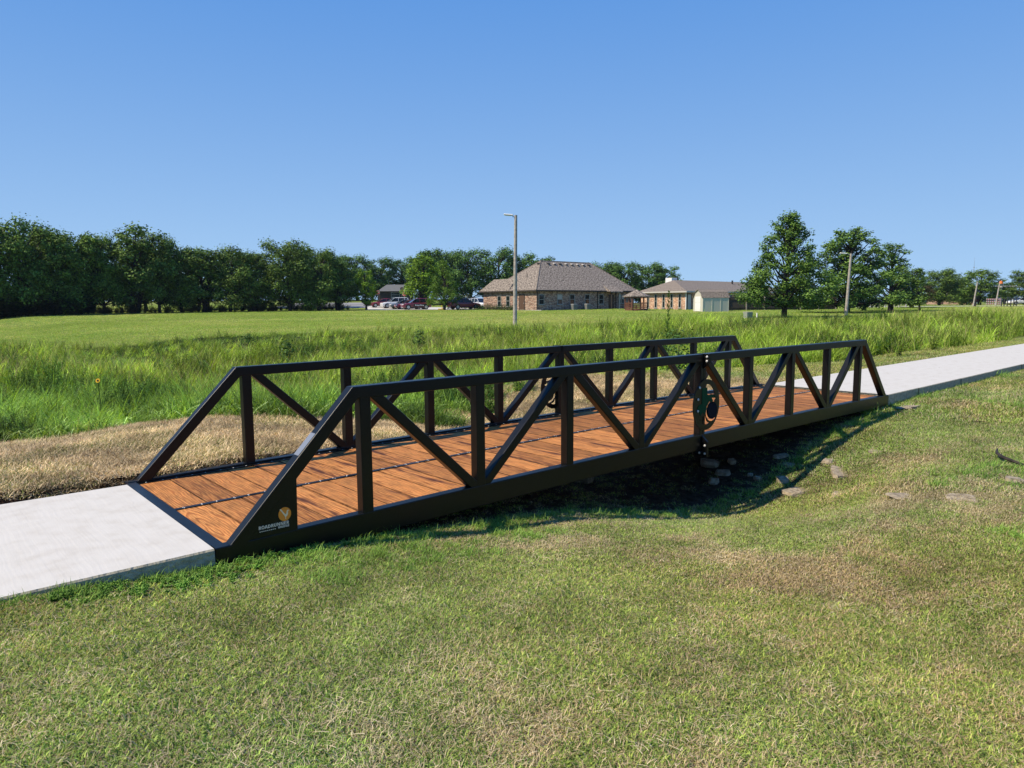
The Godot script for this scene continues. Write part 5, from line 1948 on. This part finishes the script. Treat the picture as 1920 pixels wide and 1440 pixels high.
func sheet(called: String, corners: Array, m: Material, lift: float, n := 12) -> void:
	# a road surface draped over the terrain
	var g := Geo.new()
	var q := PackedVector2Array(corners)
	hard.append(q)
	for i in n + 1:
		for k in n + 1:
			var p := q[0].lerp(q[1], float(i) / n).lerp(q[3].lerp(q[2], float(i) / n), float(k) / n)
			g.put(Vector3(p.x, ground(p.x, p.y) + lift, p.y), Vector3.UP)
	for i in n:
		for k in n:
			var a := i * (n + 1) + k
			g.ix.append_array([a, a + 1, a + n + 2, a, a + n + 2, a + n + 1])
	var o := part(called, g, m, self)
	o.set_meta("kind", "structure")

func roads() -> void:
	sheet("parking_lot", [site(686, 104), site(912, 104), site(905, 113), site(690, 121)], M.kerb_concrete, 0.05)
	sheet("road", [site(500, 116), site(690, 116), site(770, 138), site(560, 138)], M.asphalt, 0.045)
	sheet("far_path", [site(1690, 105), site(2060, 105), site(2060, 108), site(1690, 108)], M.kerb_concrete, 0.05)

func small_things() -> void:
	lamp_post("tall weathered wooden lamp post at the edge of the tall grass", site(966, 48), 7.45, ASIDE * 0.11, 0.28)
	lamp_post("pale wooden lamp post tilted slightly right in front of the cypresses", site(1588, 66), 5.75, ASIDE * 0.22, 0.5)
	# utility box and marker
	var o := thing("utility_box", "grey-green utility box on the mown grass left of the cypress", "utility box", on_ground(site(1404, 61)), facing(ASIDE * 0.9 + AHEAD * 0.4))
	var g := Geo.new()
	g.box(Vector3(0, 0.26, 0), Vector3(0.62, 0.52, 0.5), Basis.IDENTITY, 0.015)
	part("cabinet", g, M.utility_green, o)
	g = Geo.new()
	g.box(Vector3(0, 0.535, 0), Vector3(0.67, 0.04, 0.55), Basis.IDENTITY, 0.01)
	part("lid", g, M.pale_trim, o)
	o = thing("marker_post", "short white marker post beside the utility box", "marker post", on_ground(site(1421, 61)))
	g = Geo.new()
	g.box(Vector3(0, 0.2, 0), Vector3(0.1, 0.4, 0.1), Basis.IDENTITY, 0.01)
	part("stake", g, M.white_paint, o)
	g = Geo.new()
	g.box(Vector3(0, 0.42, 0), Vector3(0.13, 0.05, 0.13), Basis.IDENTITY, 0.01)
	part("cap", g, M.white_paint, o)
	# wooden fence behind the cypresses
	o = thing("wooden_fence", "dark wooden board fence with pale posts behind the cypresses", "fence", Vector3.ZERO)
	var f0 := site(1366, 90)
	var f1 := site(1568, 92)
	var bays := 6
	var dir := (f1 - f0).normalized()
	for i in bays + 1:
		var q := f0.lerp(f1, float(i) / bays)
		g = Geo.new()
		g.box(on_ground(q, 0.85) - Vector3(0.08 * AHEAD.x, 0, 0.08 * AHEAD.y), Vector3(0.12, 1.9, 0.12), Basis(Vector3.UP, facing(dir)))
		part("post", g, M.fence_post, o)
		if i == bays: continue
		var q1 := f0.lerp(f1, float(i + 1) / bays)
		var mid := (q + q1) * 0.5
		var l := (q1 - q).length()
		g = Geo.new()
		var n := int(l / 0.15)
		for k in n:
			var s := q.lerp(q1, (k + 0.5) / n)
			g.box(on_ground(s, 0.88 + rng.randf_range(-0.015, 0.015)), Vector3(l / n - 0.012, 1.72, 0.025), Basis(Vector3.UP, facing(dir)))
		part("boards", g, M.fence_wood, o)
		g = Geo.new()
		for y in [0.35, 1.4]: g.box(on_ground(mid, y) - Vector3(0.05 * AHEAD.x, 0, 0.05 * AHEAD.y), Vector3(l, 0.09, 0.05), Basis(Vector3.UP, facing(dir)))
		part("rail", g, M.fence_wood, o)
	# white railing
	o = thing("white_railing", "low white railing behind the small yellowish cypress", "railing", Vector3.ZERO)
	var r0 := site(1594, 101)
	var r1 := site(1700, 101)
	dir = (r1 - r0).normalized()
	for i in 9:
		g = Geo.new()
		g.box(on_ground(r0.lerp(r1, i / 8.0), 0.45), Vector3(0.1, 1.0, 0.1), Basis(Vector3.UP, facing(dir)))
		part("post", g, M.white_paint, o)
	g = Geo.new()
	for y in [0.12, 0.85]: g.box(on_ground((r0 + r1) * 0.5, y), Vector3((r1 - r0).length(), 0.07, 0.05), Basis(Vector3.UP, facing(dir)))
	part("rail", g, M.white_paint, o)
	g = Geo.new()
	for i in 40: g.box(on_ground(r0.lerp(r1, (i + 0.5) / 40.0), 0.48), Vector3(0.05, 0.72, 0.03), Basis(Vector3.UP, facing(dir)))
	part("pickets", g, M.pale_trim, o)
	g = Geo.new()
	g.box(on_ground(r0.lerp(r1, 0.045), 0.5), Vector3(0.8, 0.95, 0.06), Basis(Vector3.UP, facing(dir)))
	part("solid_panel", g, M.white_paint, o)
	# leaning poles
	for i in 2:
		o = thing("leaning_pole", ["bare leaning timber pole with a short dark post at its foot", "leaning timber pole with an orange cap and a grey box at its top"][i], "pole", on_ground(site([1826, 1868][i], 105)), 0.0, "leaning poles on the right")
		var top := Vector3(ASIDE.x * 0.42, 3.65, ASIDE.y * 0.42)
		g = Geo.new()
		g.tube([Vector3(0, -0.2, 0), top * 0.5, top], [0.11, 0.10, 0.085], 9)
		part("pole", g, M.pole_wood, o)
		if i == 0:
			g = Geo.new()
			g.tube([Vector3(ASIDE.x * 0.3, -0.1, ASIDE.y * 0.3), Vector3(ASIDE.x * 0.32, 1.5, ASIDE.y * 0.32)], [0.12, 0.12], 9)
			part("stub_post", g, M.bark, o)
		else:
			g = Geo.new()
			g.tube([top + Vector3(0.12, -0.3, 0.1), top + Vector3(0.14, 0.0, 0.1), top + Vector3(0.16, 0.14, 0.1)], [0.26, 0.24, 0.06], 10)
			part("orange_cap", g, M.sign_orange, o)
			g = Geo.new()
			g.box(top + Vector3(ASIDE.x * 0.42, -0.45, ASIDE.y * 0.42), Vector3(0.3, 0.4, 0.25), Basis.IDENTITY, 0.02)
			part("box", g, M.grey_metal, o)
	# road barricade
	o = thing("barricade", "red and white striped road barricade with three boards", "barricade", on_ground(site(1863.5, 125)), facing(ASIDE))
	for s in [-1.05, 1.05]:
		g = Geo.new()
		g.box(Vector3(s, 0.55, 0), Vector3(0.08, 1.35, 0.08))
		g.box(Vector3(s, 0.03, 0), Vector3(0.08, 0.06, 1.1))
		part("upright", g, M.grey_metal, o)
	for y in [0.28, 0.68, 1.08]:
		g = Geo.new()
		g.box(Vector3(0, y, 0.06), Vector3(2.6, 0.21, 0.03))
		var board := part("board", g, M.sign_white, o)
		g = Geo.new()
		for k in 7:
			var x := -1.25 + k * 0.37
			g.prism(PackedVector2Array([Vector2(x, -0.105), Vector2(x + 0.18, -0.105), Vector2(x + 0.28, 0.105), Vector2(x + 0.10, 0.105)]), Vector3(0, y, 0.078), Vector3.RIGHT, Vector3.UP, Vector3.BACK, 0.006)
		part("stripes", g, M.sign_red, board)
	# dark pipe fence
	o = thing("pipe_fence", "dark pipe rail fence at the right edge", "fence", Vector3.ZERO)
	var pb := [1879, 1884, 1890, 1896.5, 1902, 1907]
	for b in pb:
		g = Geo.new()
		var q := on_ground(site(b, 104))
		g.tube([q - Vector3(0, 0.1, 0), q + Vector3(0, 1.25, 0)], [0.07, 0.07], 8)
		part("post", g, M.dark_metal, o)
	g = Geo.new()
	g.tube([on_ground(site(1890, 104), 1.22), on_ground(site(1907, 104), 1.22)], [0.05, 0.05], 7)
	part("rail", g, M.dark_metal, o)
	# mast
	o = thing("radio_mast", "thin lattice radio mast rising behind the dark round tree", "mast", on_ground(site(1823, 175)))
	g = Geo.new()
	for k in 3:
		var c := Vector3(cos(TAU * k / 3.0), 0, sin(TAU * k / 3.0)) * 0.16
		g.tube([c, c * 0.5 + Vector3(0, 8.6, 0)], [0.03, 0.02], 5)
	for i in 16:
		var y := i * 0.53
		for k in 3:
			var c0 := Vector3(cos(TAU * k / 3.0), 0, sin(TAU * k / 3.0)) * lerpf(0.16, 0.08, i / 16.0)
			var c1 := Vector3(cos(TAU * (k + 1) / 3.0), 0, sin(TAU * (k + 1) / 3.0)) * lerpf(0.16, 0.08, i / 16.0)
			g.tube([c0 + Vector3(0, y, 0), c1 + Vector3(0, y + 0.5, 0)], [0.012, 0.012], 4)
	part("lattice", g, M.grey_metal, o)
	g = Geo.new()
	g.tube([Vector3(0, 8.4, 0), Vector3(0, 11.4, 0)], [0.03, 0.015], 5)
	g.box(Vector3(0, 9.6, 0), Vector3(0.5, 0.05, 0.05))
	g.box(Vector3(0, 9.0, 0), Vector3(0.25, 0.3, 0.2))
	part("aerial", g, M.grey_metal, o)
	# signs, bins and bollard by the car park
	stop_sign("red stop sign left of the parked cars", site(710, 128), 2.25, ASIDE)
	stop_sign("upper of the two red stop signs behind the parked cars", site(755, 130), 2.75, ASIDE * 0.9 + AHEAD * 0.4)
	stop_sign("lower of the two red stop signs behind the parked cars", site(759.5, 127), 1.95, ASIDE * 0.9 - AHEAD * 0.4)
	o = thing("street_name_sign", "small white street name sign on a post behind the maroon car", "sign", on_ground(site(770.5, 126)), facing(ASIDE))
	g = Geo.new()
	g.box(Vector3(0, 1.2, 0), Vector3(0.06, 2.4, 0.06))
	part("post", g, M.grey_metal, o)
	g = Geo.new()
	g.box(Vector3(0, 2.45, 0), Vector3(0.75, 0.18, 0.02))
	part("blade", g, M.sign_white, o)
	for i in 2:
		o = thing("wheeled_bin", ["green wheeled bin, left one by the feathery pale tree", "green wheeled bin, right one by the feathery pale tree"][i], "bin", on_ground(site([834.5, 843][i], 110), 0.05), facing(ASIDE), "green bins by the car park")
		g = Geo.new()
		loft(g, [[Vector3(-0.22, 0.08, -0.25), Vector3(-0.28, 0.95, -0.3), Vector3(-0.28, 0.95, 0.3), Vector3(-0.22, 0.08, 0.25)], [Vector3(0.22, 0.08, -0.25), Vector3(0.28, 0.95, -0.3), Vector3(0.28, 0.95, 0.3), Vector3(0.22, 0.08, 0.25)]])
		part("bin_body", g, M.bin_green, o)
		g = Geo.new()
		g.box(Vector3(0, 0.99, 0), Vector3(0.62, 0.07, 0.66), Basis.IDENTITY, 0.02)
		part("lid", g, M.bin_green, o)
		for z in [-0.26, 0.26]:
			g = Geo.new()
			g.tube([Vector3(-0.2, 0.1, z - 0.03), Vector3(-0.2, 0.1, z + 0.03)], [0.1, 0.1], 10)
			part("wheel", g, M.tyre, o)
	o = thing("yellow_bollard", "thin yellow post left of the green bins", "bollard", on_ground(site(829.5, 106)))
	g = Geo.new()
	g.tube([Vector3.ZERO, Vector3(0, 1.15, 0)], [0.06, 0.06], 8)
	part("shaft", g, M.yellow_paint, o)
	for i in 2:
		o = thing("yellow_kerb", ["yellow painted kerb end left of the green bins", "yellow painted kerb end by the white parked car"][i], "kerb", on_ground(site([829, 896][i], [105.0, 104.5][i]), 0.05), facing(ASIDE))
		g = Geo.new()
		g.box(Vector3(0, 0.06, 0), Vector3(1.1, 0.15, 0.18), Basis.IDENTITY, 0.03)
		part("kerb_face", g, M.yellow_paint, o)
	# cars
	var head := facing(-ASIDE * 0.93 - AHEAD * 0.36)
	var lot := "cars parked side by side in the car park"
	car("parked_car", "maroon car with black and white lettering on its doors, nearest of the parked row", on_ground(site(781, 106.5), 0.05), head, "car_maroon", true, 4.45, lot, true)
	car("parked_car", "red saloon between the maroon lettered car and the grey saloon", on_ground(site(768, 109.3), 0.05), head, "car_red", false, 4.4, lot)
	car("parked_car", "blue-grey saloon between the white and the red cars", on_ground(site(757, 112.0), 0.05), head, "car_blue_grey", false, 4.4, lot)
	car("parked_car", "white sport utility car in the parked row", on_ground(site(741.5, 114.6), 0.05), head, "car_white", true, 4.6, lot)
	car("parked_car", "bright red saloon at the left end of the parked row", on_ground(site(719, 117.4), 0.05), head, "car_red", false, 4.5, lot)
	car("parked_car", "dark red sport utility car standing alone left of the brick house", on_ground(site(871, 105.5), 0.05), facing(ASIDE * 0.86 + AHEAD * 0.5), "car_maroon", true, 4.9)
	car("parked_car", "white van-like car half hidden by the left end of the brick house", on_ground(site(902, 110), 0.05), facing(ASIDE * 0.5 - AHEAD * 0.86), "car_white", true, 4.9)
	car("parked_car", "white car at the right edge of the picture", on_ground(site(1914, 135)), facing(-ASIDE), "car_white", false, 4.5)
	car("parked_car", "red car far off under the dark round tree", on_ground(site(1817, 152)), facing(-ASIDE * 0.9 - AHEAD * 0.3), "car_red", false, 4.3)
	# tall single weeds that stand out of the grass
	o = thing("tall_weed", "single tall leafy weed rising above the grass right of the lamp post", "weed", on_ground(site(1252, 21.5)))
	part_mesh("foliage", spire(2.45, 701), M.grass, o)
	for q in [[1275, 20.0, 1.5, 1.25, 702, "dark leafy weed clump behind the far rail, beside the tall weed"], [461, 32.0, 0.8, 0.75, 703, "dark weed bush at the far edge of the tall grass on the left"], [537, 27.0, 0.7, 1.15, 704, "dark upright weed bush left of the middle in the tall grass"], [785, 30.0, 0.7, 1.1, 705, "upright dark weed below the broad bright maple"]]:
		shrub("weed_bush", q[5], "weed", "", site(q[0], q[1]), q[2], q[3], q[4], Color(0.03, 0.075, 0.018), Color(0.10, 0.20, 0.04), 0.10)
	o = thing("yellow_flower", "single yellow sunflower in the tall grass on the left", "flower", on_ground(site(174, 12.2)))
	g = Geo.new()
	g.col = Color(0.06, 0.12, 0.02)
	g.tube([Vector3.ZERO, Vector3(0.02, 0.5, 0), Vector3(0.0, 0.86, 0.0)], [0.008, 0.007, 0.005], 5)
	part("stem", g, M.grass, o)
	g = Geo.new()
	var hub := Vector3(0.0, 0.88, 0.0)
	var face := Vector3(-AHEAD.x, 0.35, -AHEAD.y).normalized()
	for k in 12:
		var an := TAU * k / 12.0
		var sx := face.cross(Vector3.UP).normalized()
		var sy := sx.cross(face)
		var dd := sx * cos(an) + sy * sin(an)
		var ss := sx * -sin(an) + sy * cos(an)
		g.quad(hub, hub + dd * 0.022 + ss * 0.011, hub + dd * 0.045, hub + dd * 0.022 - ss * 0.011, face)
	part("petals", g, M.petal, o)
	g = Geo.new()
	g.bolt(hub, face, 0.018, 0.012)
	part("flower_heart", g, M.bark, o)
	# fallen branch on the lawn at the right
	g = Geo.new()
	g.tube([Vector3(-0.42, 0.03, 0.16), Vector3(-0.2, 0.06, 0.02), Vector3(0.05, 0.07, -0.06), Vector3(0.4, 0.05, -0.02), Vector3(0.75, 0.04, 0.08)], [0.012, 0.02, 0.022, 0.018, 0.01], 7)
	o = part("fallen_branch", g, M.bark, self)
	o.position = on_ground(Vector2(8.53, 2.79))
	o.rotation.y = 0.5
	tag(o, "bent brown fallen branch on the lawn at the right", "branch")
	# stones
	for s in [[8.2, 0.9, 0.72, 0.12, 0.24, 0.45, 0.05, "long flat pale stone on the sunny grass right of the swale"], [8.38, 0.06, 0.4, 0.08, 0.2, 0.5, 0.05, "flat stone with a grassy edge where the rail shadow ends"], [7.42, 0.68, 0.5, 0.12, 0.28, -0.2, 0.05, "half shaded flat stone at the corner of the rail shadow"], [7.72, 0.3, 0.2, 0.14, 0.16, 0.8, 0.03, "small pale stone beside the half shaded flat stone"], [7.02, 1.38, 0.24, 0.08, 0.14, 0.2, 0.03, "small tan stone in the grass below the long flat stone"], [7.9, -1.0, 0.5, 0.14, 0.3, 0.6, 0.05, "large dark stone under the splice of the bridge"], [7.6, -0.58, 0.24, 0.14, 0.16, 1.9, 0.04, "grey stone in the shade in front of the large dark stone"], [7.23, -0.5, 0.2, 0.14, 0.15, 0.4, 0.03, "pale angular stone in the shade, nearest the lawn"], [8.04, -0.7, 0.16, 0.12, 0.12, 0.9, 0.02, "small stone in the shade right of the grey stone"], [7.72, -0.2, 0.09, 0.07, 0.08, 0.2, 0.01, "pebble in the shade, left of a pair"], [7.64, -0.04, 0.12, 0.08, 0.1, 1.2, 0.01, "pebble in the shade, right of a pair"], [8.55, -0.16, 0.26, 0.09, 0.16, -0.5, 0.03, "slanting stone in the shade below the middle of the right half"], [8.6, 0.55, 0.26, 0.1, 0.16, 0.25, 0.03, "small flat stone on the shadow edge above the long flat stone"], [12.46, 0.3, 0.7, 0.07, 0.36, 0.1, 0.02, "pale flat slab at the right end of the bridge"], [6.26, 2.45, 0.42, 0.04, 0.3, -0.6, 0.02, "bare pale patch of rock in the lawn at the right, left of two"], [6.2, 2.95, 0.4, 0.04, 0.3, 0.4, 0.02, "bare pale patch of rock in the lawn at the right, right of two"], [7.32, 3.14, 0.26, 0.1, 0.2, 0.2, 0.03, "pale stone in the lawn near the right edge"], [5.95, -1.9, 0.34, 0.2, 0.24, 0.3, 0.02, "sunlit pale stone peeping out under the bottom chord"], [9.18, 0.98, 0.3, 0.05, 0.2, 0.3, 0.02, "low grey stone showing in the dry grass above the long flat stone"]]:
		stone(Vector2(s[0], s[1]), Vector3(s[2], s[3] * 0.8, s[4]), s[5], s[6], s[7], int(s[0] * 100))

func spire(h: float, sd: int) -> ArrayMesh:
	var r := RandomNumberGenerator.new()
	r.seed = sd
	var g := Geo.new()
	g.col = Color(0.07, 0.13, 0.03)
	g.tube([Vector3.ZERO, Vector3(0.03, h * 0.5, 0), Vector3(0.06, h, 0.02)], [0.014, 0.010, 0.003], 5)
	for i in 170:
		var f := r.randf_range(0.1, 0.99)
		var a := r.randf() * TAU
		var l := lerpf(0.34, 0.10, f) * r.randf_range(0.6, 1.2)
		var d := Vector3(cos(a), r.randf_range(0.5, 1.6), sin(a)).normalized()
		var s := d.cross(Vector3.UP).normalized()
		var p := Vector3(0.06 * f, h * f, 0.01)
		g.col = Color(0.05, 0.105, 0.025).lerp(Color(0.13, 0.22, 0.05), r.randf())
		g.quad(p, p + d * l * 0.5 + s * 0.018, p + d * l, p + d * l * 0.5 - s * 0.018, Vector3.UP)
	return g.mesh()

# ------------------------------------------------------------------ the scene
func _ready() -> void:
	rng.seed = 20240
	noise_a.seed = 4
	noise_a.frequency = 0.01
	noise_a.fractal_octaves = 3
	noise_b.seed = 9
	noise_b.frequency = 0.01
	noise_b.fractal_octaves = 2
	var cam := Camera3D.new()
	cam.name = "camera"
	cam.position = EYE
	cam.rotation = Vector3(-0.1135, -0.7253, -0.0062)
	cam.fov = 57.5
	cam.near = 0.05
	cam.far = 3000.0
	add_child(cam)
	cam.current = true
	var env := Environment.new()
	env.background_mode = Environment.BG_SKY
	var sky := Sky.new()
	var sm := ProceduralSkyMaterial.new()
	sm.sky_top_color = lin(0.032 / EXPOSE, 0.225 / EXPOSE, 0.70 / EXPOSE)
	sm.sky_horizon_color = lin(0.43 / EXPOSE, 0.66 / EXPOSE, 0.93 / EXPOSE)
	sm.sky_curve = 0.20
	sm.ground_bottom_color = Color(0.2, 0.22, 0.15)
	sm.ground_horizon_color = lin(0.43 / EXPOSE, 0.66 / EXPOSE, 0.93 / EXPOSE)
	sm.sun_angle_max = 1.0
	sky.sky_material = sm
	env.sky = sky
	env.tonemap_mode = Environment.TONE_MAPPER_LINEAR
	env.tonemap_exposure = EXPOSE
	env.fog_enabled = true
	env.fog_density = 0.0001
	env.fog_light_color = Color(0.78, 0.86, 0.96)
	env.sdfgi_enabled = true
	env.ssao_enabled = true
	env.ssil_enabled = true
	var we := WorldEnvironment.new()
	we.name = "sky"
	we.environment = env
	add_child(we)
	var sun := DirectionalLight3D.new()
	sun.name = "sun"
	sun.light_energy = 1.6
	sun.light_color = Color(1.0, 0.94, 0.84)
	sun.light_angular_distance = 0.5
	sun.shadow_enabled = true
	add_child(sun)
	sun.look_at_from_position(Vector3.ZERO, LIGHT_DIR, Vector3.UP)

	# x, z, extent along x, extent along z, strength
	brown_spots = [[3.35, 2.25, 0.42, 0.85, 0.85], [3.1, 1.65, 0.6, 0.45, 0.45], [3.6, 2.9, 0.55, 0.45, 0.4], [2.75, 1.35, 0.5, 0.3, 0.3], [3.66, 1.42, 0.35, 0.18, 0.4], [3.45, 2.9, 0.5, 0.25, 0.45], [9.0, 1.75, 1.0, 0.5, 0.75], [8.3, 1.9, 0.7, 0.3, 0.4], [10.35, 0.3, 0.8, 0.25, 0.45], [0.1, 0.91, 0.16, 0.09, 0.6], [6.26, 2.5, 0.6, 0.4, 0.5], [6.4, 3.1, 0.7, 0.4, 0.5], [1.06, 0.71, 0.13, 0.07, 0.8], [2.77, 0.95, 0.4, 0.16, 0.35], [4.9, 2.55, 0.8, 0.25, 0.45], [-0.2, 2.5, 0.3, 0.3, 0.12], [1.4, 3.3, 0.3, 0.3, 0.08], [4.63, 3.74, 0.4, 0.3, 0.3], [12.8, 1.2, 1.2, 0.5, 0.35]]
	green_spots = [[1.5, 1.1, 0.3], [1.95, 1.8, 0.5], [1.4, 2.3, 0.4], [4.2, 2.2, 0.5], [9.4, 1.1, 0.6], [0.0, 0.25, 0.8], [0.8, 0.4, 0.7], [3.3, 1.3, 0.5], [-0.6, 1.2, 0.6], [0.4, 1.5, 0.5], [11.5, 0.8, 1.2]]
	reeds = reed_zone()
	materials()
	terrain()
	footpath()
	roads()
	footbridge()
	brick_house()
	long_house()
	shed()
	gazebo()
	far_houses()
	trees()
	small_things()
	lawn()
	straw_bank()
	tall_grass()
	meadow()
